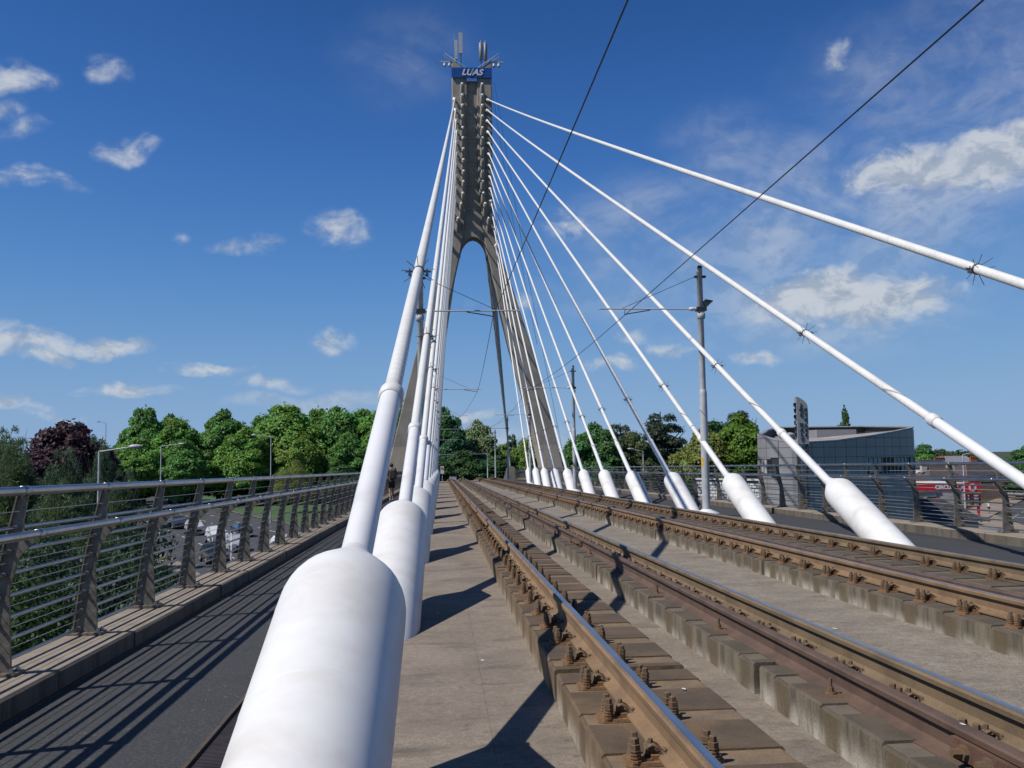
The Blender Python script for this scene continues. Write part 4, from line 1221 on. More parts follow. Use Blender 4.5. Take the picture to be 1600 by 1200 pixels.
for D, brs in ((16, (-.50, -.42, -.34)), (22, (-.52, -.45, -.38, -.32)), (29, (-.50, -.44, -.38, -.33)), (37, (-.48, -.42, -.37, -.325)), (46, (-.47, -.42, -.365, -.33)), (54, (-.40, -.35, -.315))):
    for b in brs: spots.append((D * b + g.uniform(-.5, .5), D + g.uniform(-1.5, 1.5), 1.55 - D * g.uniform(.058, .088) - (.9 if b > -.34 else 0)))
for i, (x, y, top) in enumerate(spots):
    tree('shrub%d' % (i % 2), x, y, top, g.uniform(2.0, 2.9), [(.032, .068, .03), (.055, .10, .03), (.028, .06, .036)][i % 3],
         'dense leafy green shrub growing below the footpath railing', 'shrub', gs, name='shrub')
gu = 'bushes under the roadside trees'
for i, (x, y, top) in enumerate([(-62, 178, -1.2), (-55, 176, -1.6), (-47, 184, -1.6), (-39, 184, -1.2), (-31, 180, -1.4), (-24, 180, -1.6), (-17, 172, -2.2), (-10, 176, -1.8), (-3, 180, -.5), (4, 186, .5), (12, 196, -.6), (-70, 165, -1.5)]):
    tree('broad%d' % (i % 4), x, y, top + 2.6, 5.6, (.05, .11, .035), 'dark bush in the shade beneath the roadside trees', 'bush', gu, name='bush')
for i, (x, y, top) in enumerate([(13, 118, -1.5), (17, 122, -1.8), (22, 118, -1.5), (27, 124, -1.6), (31, 118, -1.9), (35, 116, -1.6), (12, 140, -.4), (16, 150, -.2), (46, 120, -1.0)]):
    tree('shrub%d' % (i % 2), x, y, top, 3.6, [(.06, .12, .03), (.05, .10, .03), (.085, .15, .035)][i % 3], 'green bush behind the far walkway railing', 'bush', 'bushes behind the far railing', name='bush')
# far woods that close the view all round
base_me = leaf_cloud('far', 80, broad_lobes(81, 5, 5.4, .3, 24, .28, .45), 1100, 1.5)
bv = np.empty(len(base_me.vertices) * 3, np.float32); base_me.vertices.foreach_get('co', bv); bv = bv.reshape(-1, 3)
g = np.random.default_rng(4); Vs = []
for i in range(150):
    az = np.radians(g.uniform(-75, 75)); D = g.uniform(330, 720)
    hgt = g.uniform(8, 12.5) if np.degrees(az) < 22 else g.uniform(6.2, 8.4)
    s = np.array([g.uniform(1.2, 2.4), g.uniform(1.2, 2.4), hgt / 11.0])
    a = g.uniform(0, 6.28); ro_ = np.array([[np.cos(a), -np.sin(a), 0], [np.sin(a), np.cos(a), 0], [0, 0, 1]])
    Vs.append((bv * s) @ ro_.T + np.array([np.sin(az) * D, np.cos(az) * D, GZ]))
Vs = np.concatenate(Vs).astype(np.float32); m = len(Vs) // 4
me = bpy.data.meshes.new('far_woods')
me.vertices.add(m * 4); me.vertices.foreach_set('co', Vs.reshape(-1)); me.loops.add(m * 4); me.loops.foreach_set('vertex_index', np.arange(m * 4, dtype=np.int32))
me.polygons.add(m); me.polygons.foreach_set('loop_start', np.arange(0, m * 4, 4, dtype=np.int32))
a_ = me.attributes.new('tint', 'FLOAT', 'FACE'); a_.data.foreach_set('value', g.random(m).astype(np.float32))
me.materials.append(MT['leaf']); me.update(); me.validate()
fw_o = bpy.data.objects.new('far_woods', me); COL.objects.link(fw_o); fw_o['kind'] = 'stuff'; fw_o.color = (.06, .10, .045, 1)

# ------------------------------------------------------------------ street lamps, signs, posts
def lamp(x, y, top, dx, label, dy=0.0):
    t = thing('street_lamp', label, 'street lamp', (x, y, GZ), 'street lamps')
    obj('pole', MB().tube([(x, y, GZ), (x, y, GZ + 1.2), (x, y, top)], [.11, .085, .055], 10, 'galv'), t)
    obj('arm', MB().tube([(x, y, top - .03), (x + dx * .55, y + dy * .5, top + .14), (x + dx * .72, y + dy * .7, top + .2)], [.042, .036, .032], 8, 'galv'), t)
    s = 1 if dx > 0 else -1
    mb = MB().lathe((x + dx * .66, y + dy * .66, top + .2), (dx, dy, .12), [(0, .04), (.08, .1), (.35, .12), (.62, .06), (.68, .01)], 10, 'galv')
    obj('lamp_head', mb, t)
lamp(-17.4, 50.2, 2.1, 2.2, 'nearest street lamp, standing among the pines beside the railing')
lamp(-31.4, 110, 3.25, 2.9, 'street lamp by the road with its arm reaching toward the widest tree')
lamp(-22.4, 128, 4.6, -2.9, 'street lamp on the grass verge with its arm reaching back over the road')
lamp(-54.5, 160, 7.9, -1.4, 'distant street lamp rising above the purple beech')
lamp(48.0, 85, 1.2, 1.6, 'street lamp beside the petrol price board')
lamp(19.6, 92, 1.9, -1.3, 'grey street lamp behind the far railing before the bushes')
t = thing('road_sign', 'blue green direction sign on two posts before the roadside trees', 'road sign', (-45.5, 180, GZ))
for x in (-46.1, -44.0): obj('post', MB().tube([(x, 180.08, GZ), (x, 180.08, .3)], .07, 8, 'galv'), t)
obj('panel', MB().box(-46.15, -43.7, 179.95, 180.02, -2.24, .34, 'sign_green'), t)
solo('marker_post', MB().tube([(-16.6, 77.5, GZ), (-16.6, 77.5, -4.2), (-16.3, 77.5, -4.15)], .05, 8, 'sign_white'), 'slim white post beside the queue of cars', 'post', (-16.6, 77.5, GZ))
t = thing('speed_sign', 'small white sign with red ring at the end of the near track', 'sign', W(.1, 121, 0))
obj('post', MB().tube([W(.1, 121, -.05), W(.1, 121, 1.9)], .035, 8, 'galv'), t)
obj('panel', MB().box(-.12, .32, 120.9, 120.94, 1.05, 2.0, 'sign_white', lambda x, y, h: W(x, y, h)), t)
obj('ring', MB().lathe(W(.1, 120.885, 1.72), (0, -1, 0), [(0, .17), (.015, .17), (.016, .1), (.001, .1)], 18, 'red', caps=False), t)
solo('track_cabinet', MB().box(1.0, 1.9, 123, 123.6, -.1, .75, 'galv', lambda x, y, h: W(x, y, h)).box(.97, 1.93, 122.97, 123.63, .75, .8, 'galv_dark', lambda x, y, h: W(x, y, h)),
     'small grey equipment cabinet at the end of the near track', 'cabinet', W(1.4, 123, 0))

# ------------------------------------------------------------------ cars
def make_car():
    t = thing('car', None, 'car', (0, 0, 0))
    HW = .88
    body = MB()
    prof = [(-2.1, .28), (2.1, .28), (2.16, .45), (2.12, .72), (1.95, .86), (.95, 1.0), (-1.75, 1.02), (-2.08, .95), (-2.16, .62), (-2.15, .42)]
    body.prism(prof, lambda y, z: Vector((-HW + (.07 if z > .8 else 0) + (.12 if abs(y) > 2 else 0), y, z)), lambda y, z: Vector((HW - (.07 if z > .8 else 0) - (.12 if abs(y) > 2 else 0), y, z)), 'car')
    # cabin: beltline to roof
    b = [(-.78, 1.02, .985), (.78, 1.02, .985), (.78, -1.82, 1.01), (-.78, -1.82, 1.01)]
    r = [(-.60, .20, 1.47), (.60, .20, 1.47), (.58, -1.35, 1.46), (-.58, -1.35, 1.46)]
    body.add(b + r, [(0, 1, 5, 4), (1, 2, 6, 5), (2, 3, 7, 6), (3, 0, 4, 7), (4, 5, 6, 7)], 'car')
    obj('body', body, t, local=True)
    def pane(i0, i1, q, name):
        m_ = MB()
        B0, B1, R0, R1 = Vector(b[i0]), Vector(b[i1]), Vector(r[i0]), Vector(r[i1])
        nrm = (B1 - B0).cross(R0 - B0).normalized()
        def pt(u, v): return (B0 + (B1 - B0) * u) * (1 - v) + (R0 + (R1 - R0) * u) * v
        for u0, u1 in q:
            m_.add([pt(u0, .10) + nrm * .006, pt(u1, .10) + nrm * .006, pt(u1, .88) + nrm * .006, pt(u0, .88) + nrm * .006], [(0, 1, 2, 3)], 'glass')
        obj(name, m_, t, local=True)
    pane(0, 1, [(.06, .94)], 'windscreen'); pane(2, 3, [(.08, .92)], 'rear_window')
    pane(1, 2, [(.12, .50), (.54, .88)], 'side_window'); pane(3, 0, [(.12, .46), (.50, .88)], 'side_window')
    for y in (-1.3, 1.32):
        for s in (-1, 1):
            w = MB().lathe((s * .70, y, .32), (s, 0, 0), [(0, .30), (.02, .32), (.17, .32), (.19, .29), (.191, .2)], 16, 'black')
            wo_ = obj('wheel', w, t, local=True)
            obj('rim', MB().lathe((s * .70, y, .32), (s, 0, 0), [(.15, .2), (.185, .2), (.195, .12), (.2, .03)], 12, 'galv'), wo_, local=True)
    for s in (-1, 1):
        obj('headlight', MB().box(min(s * .46, s * .76), max(s * .46, s * .76), 2.0, 2.10, .66, .80, 'headlight'), t, local=True)
        obj('tail_light', MB().box(min(s * .52, s * .78), max(s * .52, s * .78), -2.13, -2.05, .72, .92, 'taillight'), t, local=True)
        obj('mirror', MB().box(min(s * .82, s * 1.0), max(s * .82, s * 1.0), .72, .84, .98, 1.1, 'car'), t, local=True)
    obj('grille', MB().box(-.42, .42, 2.1, 2.17, .42, .62, 'black'), t, local=True)
    obj('number_plate', MB().box(-.26, .26, -2.18, -2.14, .58, .70, 'sign_white'), t, local=True)
    return t
car0 = make_car()
hd = math.atan2(-RU.x, RU.y)          # heading along the road, away from the bridge
used = False
def put_car(off, s, away, col, label, sc=1.0, rz=None, pos=None):
    global used
    c = car0 if not used else copy_tree(car0)
    used = True
    x, y = pos or RP(off, s)
    c.location = (x, y, GZ + .008); c.rotation_euler = (0, 0, (hd + (0 if away else math.pi)) if rz is None else rz); c.scale = (1, 1, sc)
    c['label'] = label; c['group'] = 'cars on the roads'
    for o in c.children_recursive: o.color = (*col, 1)
put_car(18.6, 98.6, False, (.62, .64, .66), 'pale silver tall car facing us in the middle of the queue', 1.18)
put_car(18.6, 89.5, False, (.36, .38, .42), 'grey silver car facing us at the head of the queue')
put_car(21.9, 86.2, True, (.72, .73, .75), 'white car driving away beside the queue')
put_car(18.7, 112.0, False, (.45, .43, .43), 'dull silver car facing us behind the tall silver one', 1.1)
put_car(18.7, 123.5, False, (.03, .035, .045), 'black car last in the queue by the pines')
put_car(22.6, 106.0, True, (.03, .045, .09), 'dark blue car driving away past the queue')
put_car(15.0, 80.5, False, (.018, .02, .025), 'black car in the lane closest to the pines')
put_car(0, 0, True, (.03, .03, .035), 'black car parked by the blue banner', 1.0, .6, (47.6, 80.5))
put_car(0, 0, True, (.60, .61, .63), 'pale car on the petrol station forecourt', 1.0, 1.3, (57.5, 103.5))

# ------------------------------------------------------------------ grey curved shop building
bt = thing('shop_building', 'grey curved shop building clad in dark panels with a slanted roof', 'building', (24, 60, GZ))
plan = [(20.75, 61.4), (20.55, 60.0), (20.62, 58.7), (21.2, 57.7), (22.2, 57.4), (25.0, 59.0), (28.5, 61.3), (32.0, 64.1), (33.5, 65.7), (34.0, 67.2)]
rim = [2.75, 2.62, 2.45, 2.28, 2.16, 2.28, 2.62, 3.05, 3.25, 3.32]
pp = [Vector((x, y, 0)) for x, y in plan]
# fine curve through the plan points
fine = []; frim = []
for i in range(len(pp) - 1):
    p0, p1, p2, p3 = pp[max(i - 1, 0)], pp[i], pp[i + 1], pp[min(i + 2, len(pp) - 1)]
    for q in np.linspace(0, 1, 13)[:-1]:
        v = .5 * ((2 * p1) + (p2 - p0) * q + (2 * p0 - 5 * p1 + 4 * p2 - p3) * q * q + (3 * p1 - p0 - 3 * p2 + p3) * q ** 3)
        fine.append(v); frim.append(rim[i] + (rim[i + 1] - rim[i]) * q)
fine.append(pp[-1]); frim.append(rim[-1])
cum = [0]
for a, b in zip(fine, fine[1:]): cum.append(cum[-1] + (b - a).length)
def on_wall(s):
    s = min(max(s, 0), cum[-1] - 1e-6)
    i = max(k for k in range(len(cum) - 1) if cum[k] <= s)
    q = (s - cum[i]) / (cum[i + 1] - cum[i])
    p = fine[i] + (fine[i + 1] - fine[i]) * q
    d = (fine[i + 1] - fine[i]).normalized()
    return p, Vector((d.y, -d.x, 0)), frim[i] + (frim[i + 1] - frim[i]) * q
back = [(36.5, 80), (29.5, 82), (24.6, 71.0), (21.9, 64.0)]
mb = MB()
out = fine + [Vector((x, y, 0)) for x, y in back]
hts = [h - .04 for h in frim] + [3.7, 3.75, 3.25, 2.9]
n = len(out)
P = [Vector((p.x, p.y, GZ)) for p in out] + [Vector((p.x, p.y, h)) for p, h in zip(out, hts)]
mb.add(P, [(i, (i + 1) % n, n + (i + 1) % n, n + i) for i in range(n)], 'clad_joint')
obj('wall', mb, bt)
# roof surface set a little below the rim, and the rim coping
cen = Vector((26.5, 67.5, 2.55))
mb = MB(); P = [cen] + [Vector((p.x, p.y, h - (.12 if i < len(fine) else .75))) for i, (p, h) in enumerate(zip(out, hts))]
mb.add(P, [(0, 1 + i, 1 + (i + 1) % n) for i in range(n)], 'membrane')
roof = obj('roof', mb, bt)
mb = MB()
for i in range(n):
    a, b = out[i], out[(i + 1) % n]; d = (b - a)
    if d.length < .01: continue
    nn_ = Vector((d.y, -d.x, 0)).normalized() * .06
    za, zb = hts[i], hts[(i + 1) % n]
    V = [a + nn_, b + nn_, b - nn_ * 4, a - nn_ * 4]
    mb.add([Vector((V[k].x, V[k].y, (za, zb, zb, za)[k])) for k in range(4)] + [Vector((V[k].x, V[k].y, (za, zb, zb, za)[k] + .09)) for k in range(4)],
           [(0, 3, 2, 1), (4, 5, 6, 7), (0, 1, 5, 4), (1, 2, 6, 5), (2, 3, 7, 6), (3, 0, 4, 7)], 'frame_grey')
obj('coping', mb, bt)
mb = MB().box(27.6, 30.6, 68.5, 71, 2.4, 3.22, 'clad').box(23.4, 24.6, 64.5, 65.6, 2.3, 2.72, 'frame_grey').lathe((24.0, 64.4, 2.72), (0, 0, 1), [(0, .3), (.05, .42), (.16, .36), (.24, .1)], 14, 'frame_grey')
obj('roof_vent', mb, roof)
PW, PH = 1.12, .62
tot = cum[-1]; ncol = int(tot / PW)
PW = tot / ncol
def wall_quad(s0, s1, z0, z1, proud, mname, mb, thick=.03, sub=1):
    for j in range(sub):
        a, b = s0 + (s1 - s0) * j / sub, s0 + (s1 - s0) * (j + 1) / sub
        pa, na, ra = on_wall(a); pb_, nb, rb = on_wall(b)
        ta, tb = min(z1, ra - .06), min(z1, rb - .06)
        if max(ta, tb) - z0 < .05: continue
        ta, tb = max(ta, z0 + .02), max(tb, z0 + .02)
        Q = []
        for pr in (proud, proud - thick):
            for p, nrm, zl, zh in ((pa, na, z0, ta), (pb_, nb, z0, tb)):
                Q += [Vector((p.x + nrm.x * pr, p.y + nrm.y * pr, zl)), Vector((p.x + nrm.x * pr, p.y + nrm.y * pr, zh))]
        mb.add(Q, [(0, 2, 3, 1), (4, 5, 7, 6), (1, 3, 7, 5), (0, 4, 6, 2), (0, 1, 5, 4), (2, 6, 7, 3)], mname)
    return mb
zr = [3.1 - PH * k for k in range(17)]
def win_zone(s, z):
    """window bands: first floor at both ends of the curve, shop windows below"""
    p, nrm, r_ = on_wall(s)
    bear = p.x / p.y
    if .1 < z < 1.2 and (bear > .452 or s < 2.9): return True
    if z < -3.5 and (bear > .465): return True
    return False
for c in range(ncol):
    s0, s1 = c * PW + .022, (c + 1) * PW - .022
    for z1 in zr:
        z0 = z1 - PH
        if z0 < GZ: continue
        if on_wall((s0 + s1) / 2)[2] < z0 + .1: continue
        if win_zone((s0 + s1) / 2, z0 + PH / 2): continue
        m_ = wall_quad(s0, s1, z0 + .022, z1 - .002, .05, 'clad', MB(), .03, 4)
        if m_.v: obj('cladding_panel', m_, bt)
for band, (zl, zh) in enumerate(((.02, 1.24), (-6.6, -3.7))):
    s_ = 0
    while s_ < tot - .1:
        if win_zone(s_ + .28, (zl + zh) / 2 if band == 0 else -5):
            f = wall_quad(s_, s_ + .07, zl, zh, .07, 'frame_grey', MB(), .08)
            f = wall_quad(s_, s_ + .56, zh - .07, zh, .072, 'frame_grey', f, .08); f = wall_quad(s_, s_ + .56, zl, zl + .06, .072, 'frame_grey', f, .08)
            fo = obj('window', f, bt)
            obj('pane', wall_quad(s_ + .07, s_ + .56, zl + .06, zh - .07, .02, 'glass', MB(), .015), fo)
            if random.random() < .45:
                obj('blind', wall_quad(s_ + .12, s_ + .5, zl + random.uniform(.1, .55), zh - .12, .026, 'render', MB(), .004), fo)
        s_ += .56
# vertical name board standing on a lattice post in front of the building
sb = thing('shop_sign', 'tall narrow silver name board with stacked dark letters on a lattice post', 'sign', (21.7, 55.9, GZ))
SX0, SX1, SY = 21.34, 22.02, 55.9
ptop = [(SX0, 4.92), (SX0 + .18, 4.86), (SX0 + .4, 4.72), (SX0 + .6, 4.52), (SX1, 4.3)]
poly = [(SX1, 2.06), (SX0, 2.06)] + ptop
obj('board', MB().prism(poly, lambda x, z: Vector((x, SY, z)), lambda x, z: Vector((x, SY + .34, z)), 'frame_grey'), sb)
def stack(txt, x, z0, dz, size, ry=None, mname='galv_dark'):
    for i, chh in enumerate(txt):
        if chh == ' ': continue
        me_ = text_mesh(chh, size, mname, .02, 0, .012)
        if ry is None: inst('letter', me_, sb, (x - 21.7, SY - .03 - 55.9, z0 - dz * i - GZ), (R(90), 0, 0), (1.05, 1, 1))
        else: inst('letter', me_, sb, (x - 21.7, SY + .17 - 55.9, z0 - dz * i - GZ), (R(90), 0, R(-90)), (1, 1, 4))
stack('JOE DALY', SX0 + .25, 4.40, .296, .27)
stack('CYCLES', SX0 + .52, 4.12, .305, .24)
stack('CYCLES', SX0 - .03, 4.42, .36, .32, 1)
m_ = MB()
for x, y in ((21.45, 55.98), (21.95, 55.98), (21.45, 56.2), (21.95, 56.2)): m_.tube([(x, y, GZ), (x, y, 2.08)], .04, 6, 'galv_dark')
for k in range(17):
    z = GZ + .5 * k
    m_.tube([(21.45, 55.98, z), (21.95, 55.98, z + .5)], .02, 5, 'galv_dark'); m_.tube([(21.45, 55.98, z + .5), (21.95, 55.98, z + .5)], .02, 5, 'galv_dark')
obj('lattice_post', m_, sb)
# pale pierced block wall beside the shop
bw = thing('block_wall', 'white wall of pierced blocks behind the far railing beside the grey building', 'wall', (18.2, 68, GZ))
BA, BB = Vector((18.2, 68.0, 0)), Vector((21.4, 62.5, 0))
BD = (BB - BA).normalized(); BN = Vector((BD.y, -BD.x, 0)); BL = (BB - BA).length
def BW(u, v, z): return BA + BD * u + BN * v + Vector((0, 0, z))
obj('backing', MB().box(0, BL, -.3, 0, GZ, -.28, 'clad_joint', BW), bw)
m_ = MB(); z = GZ; r_ = 0
while z < -.42:
    x = (.21 if r_ % 2 else 0)
    while x < BL - .36:
        m_.box(x, x + .36, .0, .09, z + .01, z + .175, 'white_render', BW); x += .42
    z += .21; r_ += 1
obj('block', m_, bw, kind='stuff')
obj('capping', MB().box(-.05, BL + .05, -.34, .13, -.28, -.18, 'white_render', BW), bw)

# ------------------------------------------------------------------ petrol station
ps = thing('petrol_canopy', 'red fronted petrol station canopy with white lettering on slim columns', 'canopy', (59.2, 112, GZ))
obj('roof', MB().box(56.2, 62.6, 110.1, 117, -3.3, -2.25, 'white_render'), ps)
obj('fascia', MB().box(56.15, 62.0, 109.95, 110.1, -3.15, -2.42, 'red'), ps)
obj('stripe', MB().box(56.15, 58.0, 109.9, 109.95, -3.30, -3.15, 'orange'), ps)
inst('lettering', text_mesh('CIRCLE', .62, 'sign_white', .02, 0, .03), ps, (59.55 - 59.2, 109.92 - 112, -2.80 - GZ), (R(90), 0, 0), (1.05, 1, 1))
obj('roundel', MB().lathe((61.5, 109.94, -2.78), (0, -1, 0), [(0, .40), (.02, .40)], 24, 'sign_white'), ps)
inst('letter', text_mesh('K', .68, 'red', .02, 0, .035), ps, (61.5 - 59.2, 109.9 - 112, -2.78 - GZ), (R(90), 0, 0))
for x in (56.6, 62.0):
    for y in (111, 116): obj('column', MB().box(x, x + .3, y, y + .3, GZ, -3.3, 'white_render'), ps)
for i, x in enumerate((57.9, 60.2)):
    t = thing('fuel_pump', ['fuel pump nearer the building under the red canopy', 'fuel pump nearer the price board under the red canopy'][i], 'fuel pump', (x, 112.5, GZ), 'fuel pumps')
    obj('housing', MB().box(x - .35, x + .35, 112.2, 112.8, GZ, GZ + 1.9, 'galv'), t)
    obj('display', MB().box(x - .28, x + .28, 112.17, 112.2, GZ + 1.15, GZ + 1.7, 'white_body'), t)
    obj('hose', MB().tube([(x + .37, 112.4, GZ + 1.3), (x + .55, 112.4, GZ + .6), (x + .4, 112.4, GZ + .3)], .025, 6, 'black'), t)
kt = thing('petrol_shop', 'low white petrol station shop behind the canopy', 'building', (56, 121, GZ))
obj('wall', MB().box(52, 64, 118.5, 124, GZ, -3.6, 'white_render'), kt)
for x in (53, 55.2, 57.4, 59.6, 61.8):
    f = obj('window', MB().box(x, x + 1.7, 118.44, 118.5, GZ + .8, GZ + 2.5, 'frame_grey'), kt)
    obj('pane', MB().box(x + .08, x + 1.62, 118.42, 118.44, GZ + .88, GZ + 2.42, 'glass'), f)
obj('roof', MB().box(51.8, 64.2, 118.3, 124.2, -3.6, -3.4, 'frame_grey'), kt)
pb_ = thing('price_board', 'tall red petrol price board with rows of digits', 'price board', (62, 108, GZ))
obj('frame', MB().box(61.02, 62.95, 108.0, 108.3, -5.05, -2.2, 'red').box(61.15, 61.4, 108.05, 108.25, GZ, -5.05, 'red').box(62.55, 62.8, 108.05, 108.25, GZ, -5.05, 'red'), pb_)
obj('roundel', MB().lathe((61.98, 107.99, -2.78), (0, -1, 0), [(0, .47), (.03, .47)], 26, 'sign_white'), pb_)
inst('letter', text_mesh('K', .8, 'red', .02, 0, .04), pb_, (-.02, -.06, -2.78 - GZ), (R(90), 0, 0))
obj('stripe', MB().box(61.02, 62.95, 107.97, 108.0, -3.52, -3.32, 'orange'), pb_)
for i, (cm, tx) in enumerate((('black', '166.9'), ('black', '166.4'), ('led_green', '164.3'), ('led_green', '111.1'))):
    z = -3.74 - .34 * i
    r_ = obj('price_row', MB().box(61.85, 62.82, 107.97, 108.0, z - .14, z + .14, 'black'), pb_)
    obj('fuel_tile', MB().box(61.15, 61.72, 107.97, 108.0, z - .14, z + .14, cm), pb_)
    inst('digits', text_mesh(tx, .27, 'sign_white', .01, 0, .008), pb_, (62.33 - 62, -.05, z - GZ), (R(90), 0, 0))
    inst('symbol', text_mesh('D' if i < 2 else 'P', .24, 'sign_white', .01, 0, .008), pb_, (61.43 - 62, -.05, z - GZ), (R(90), 0, 0))
t = thing('banner', 'small bright blue banner board beside the lamp post near the price board', 'banner', (45.6, 80, GZ))
obj('board', MB().box(45.15, 46.1, 80, 80.06, -5.9, -4.55, 'cyan'), t)
obj('stripe', MB().box(45.25, 45.9, 79.97, 80, -5.42, -5.27, 'magenta'), t)
for x in (45.2, 46.0): obj('leg', MB().tube([(x, 80.1, GZ), (x, 80.1, -5.8)], .03, 6, 'galv'), t)

# ------------------------------------------------------------------ houses
def house(name, x, y, w, d, eave, ridge, roof_m, wall_m, label, hip=.35, chim=(), ridge_m=None, windows=2, rz=0.0):
    t = thing(name, label, 'house', (x, y, GZ), 'houses beyond the petrol station', rz=rz)
    def L(px, py, pz): return Vector((px, py, pz - GZ))
    obj('wall', MB().box(-w / 2, w / 2, -d / 2, d / 2, 0, eave - GZ, wall_m), t, local=True)
    e = .35; k = w / 2 * hip
    P = [L(-w / 2 - e, -d / 2 - e, eave - .05), L(w / 2 + e, -d / 2 - e, eave - .05), L(w / 2 + e, d / 2 + e, eave - .05), L(-w / 2 - e, d / 2 + e, eave - .05), L(-w / 2 + k, 0, ridge), L(w / 2 - k, 0, ridge)]
    rf = obj('roof', MB().add(P, [(0, 1, 5, 4), (1, 2, 5), (2, 3, 4, 5), (3, 0, 4), (0, 3, 2, 1)], roof_m), t, local=True)
    m_ = MB().tube([P[4] + Vector((0, 0, .03)), P[5] + Vector((0, 0, .03))], .09, 6, ridge_m or roof_m)
    for a, b in ((0, 4), (3, 4), (1, 5), (2, 5)): m_.tube([P[a] + Vector((0, 0, .03)), P[b] + Vector((0, 0, .03))], .08, 6, ridge_m or roof_m)
    obj('ridge_tiles', m_, rf, local=True)
    # courses of slates as stepped strips on the face toward the bridge
    m_ = MB(); ncs = 12
    for c in range(ncs):
        q0, q1 = c / ncs, (c + 1) / ncs
        for (A, B, Cc, Dd) in ((P[0], P[1], P[5], P[4]),):
            a0, b0 = A + (Dd - A) * q0, B + (Cc - B) * q0
            a1, b1 = A + (Dd - A) * q1, B + (Cc - B) * q1
            up_ = Vector((0, -.5, 1)).normalized()
            m_.add([a0 + up_ * .05, b0 + up_ * .05, b1 + up_ * .015, a1 + up_ * .015, a0, b0], [(0, 1, 2, 3), (4, 5, 1, 0)], roof_m)
    obj('slate_course', m_, rf, local=True, kind='stuff')
    for cx, cw, ct, cm in chim:
        c_ = obj('chimney', MB().box(cx - cw / 2, cx + cw / 2, -.3, .3, ridge - GZ - .7, ct - GZ, cm).box(cx - cw / 2 - .06, cx + cw / 2 + .06, -.36, .36, ct - GZ, ct - GZ + .08, cm), rf, local=True)
        nb = max(2, int(cw / .35))
        for i in range(nb):
            px_ = cx - cw / 2 + cw * (i + .5) / nb
            m_ = MB().lathe((px_, 0, ct - GZ + .08), (0, 0, 1), [(0, .12), (.3, .09), (.32, .11), (.36, .11)], 8, 'terracotta')
            inst('pot', m_.mesh('pot'), t)
    for i in range(windows):
        wx_ = -w / 2 + w * (i + .5) / windows
        f = obj('window', MB().box(wx_ - .5, wx_ + .5, -d / 2 - .04, -d / 2, eave - GZ - 1.75, eave - GZ - .45, 'white_render'), t, local=True)
        obj('pane', MB().box(wx_ - .42, wx_ + .42, -d / 2 - .05, -d / 2 - .04, eave - GZ - 1.67, eave - GZ - .53, 'glass'), f, local=True)
house('house', 80.3, 150, 5.6, 6, -2.7, -1.15, 'tile_brown', 'render', 'brown roofed house with two grey chimneys beside the grey shop building', .55, ((-2.3, .9, -.75, 'render'), (2.2, 1.2, -.65, 'render')), None)
house('house', 92.4, 160, 6.6, 7, -2.75, -.55, 'slate', 'brick_house', 'slate roofed house with red ridge and wide red brick chimney', .5, ((-.2, 1.1, .30, 'terracotta'),), 'terracotta')
house('house', 92.8, 176, 5.0, 6, -1.5, -.2, 'slate', 'white_render', 'white gabled house with grey roof behind the brown roofed one', .1, ((1.9, 2.0, .15, 'brick_house'),), None)
house('house', 72.0, 146, 6.5, 6, -3.0, -1.9, 'terracotta', 'brick_house', 'low red roofed house half hidden by the grey building corner', .3)
house('house', 107, 172, 7, 6, -2.2, -.9, 'slate', 'white_render', 'white house near the road at the edge of the view', .3)
house('house', 112, 205, 9, 7, -1.2, .3, 'frame_grey', 'white_render', 'pale flat looking house farthest along the road', .05)
nr = thing('garage', 'low building with wide hipped slate roof below the far railing', 'building', (40.2, 77.2, GZ))
obj('wall', MB().box(37.6, 43.4, 75.0, 80, GZ, -4.1, 'render'), nr)
P = [Vector(p) for p in [(37.0, 74.4, -4.15), (44.0, 74.4, -4.15), (44.0, 80.6, -4.15), (37.0, 80.6, -4.15), (38.9, 77.4, -2.45), (41.6, 77.4, -2.45)]]
rf = obj('roof', MB().add(P, [(0, 1, 5, 4), (1, 2, 5), (2, 3, 4, 5), (3, 0, 4), (0, 3, 2, 1)], 'slate'), nr)
m_ = MB().tube([P[4], P[5]], .08, 6, 'terracotta')
for a, b in ((0, 4), (1, 5)): m_.tube([P[a], P[b]], .07, 6, 'slate')
obj('ridge_tiles', m_, rf)
m_ = MB(); rr = random.Random(2)
for c in range(14):
    q0, q1 = c / 14, (c + 1) / 14
    a0, b0 = P[0] + (P[4] - P[0]) * q0, P[1] + (P[5] - P[1]) * q0
    a1, b1 = P[0] + (P[4] - P[0]) * q1, P[1] + (P[5] - P[1]) * q1
    nt_ = max(3, int((b0 - a0).length / .34))
    for j in range(nt_):
        u0, u1 = j / nt_ + .003, (j + 1) / nt_ - .003
        up_ = Vector((0, -.5, .87)) * rr.uniform(.035, .055); u2 = Vector((0, -.5, .87)) * .012
        m_.add([a0 + (b0 - a0) * u0 + up_, a0 + (b0 - a0) * u1 + up_, a1 + (b1 - a1) * u1 + u2, a1 + (b1 - a1) * u0 + u2, a0 + (b0 - a0) * u0, a0 + (b0 - a0) * u1], [(0, 1, 2, 3), (4, 5, 1, 0)], 'slate')
obj('slate', m_, rf, kind='stuff')
gw = thing('garden_wall', 'red brick garden wall behind the far railing in front of the bushes', 'wall', (23, 109, GZ))
obj('wall', MB().box(19, 28, 108.8, 109.1, GZ, -1.75, 'brick_house'), gw)
obj('coping', MB().box(18.9, 28.1, 108.7, 109.2, -1.75, -1.6, 'terracotta'), gw)

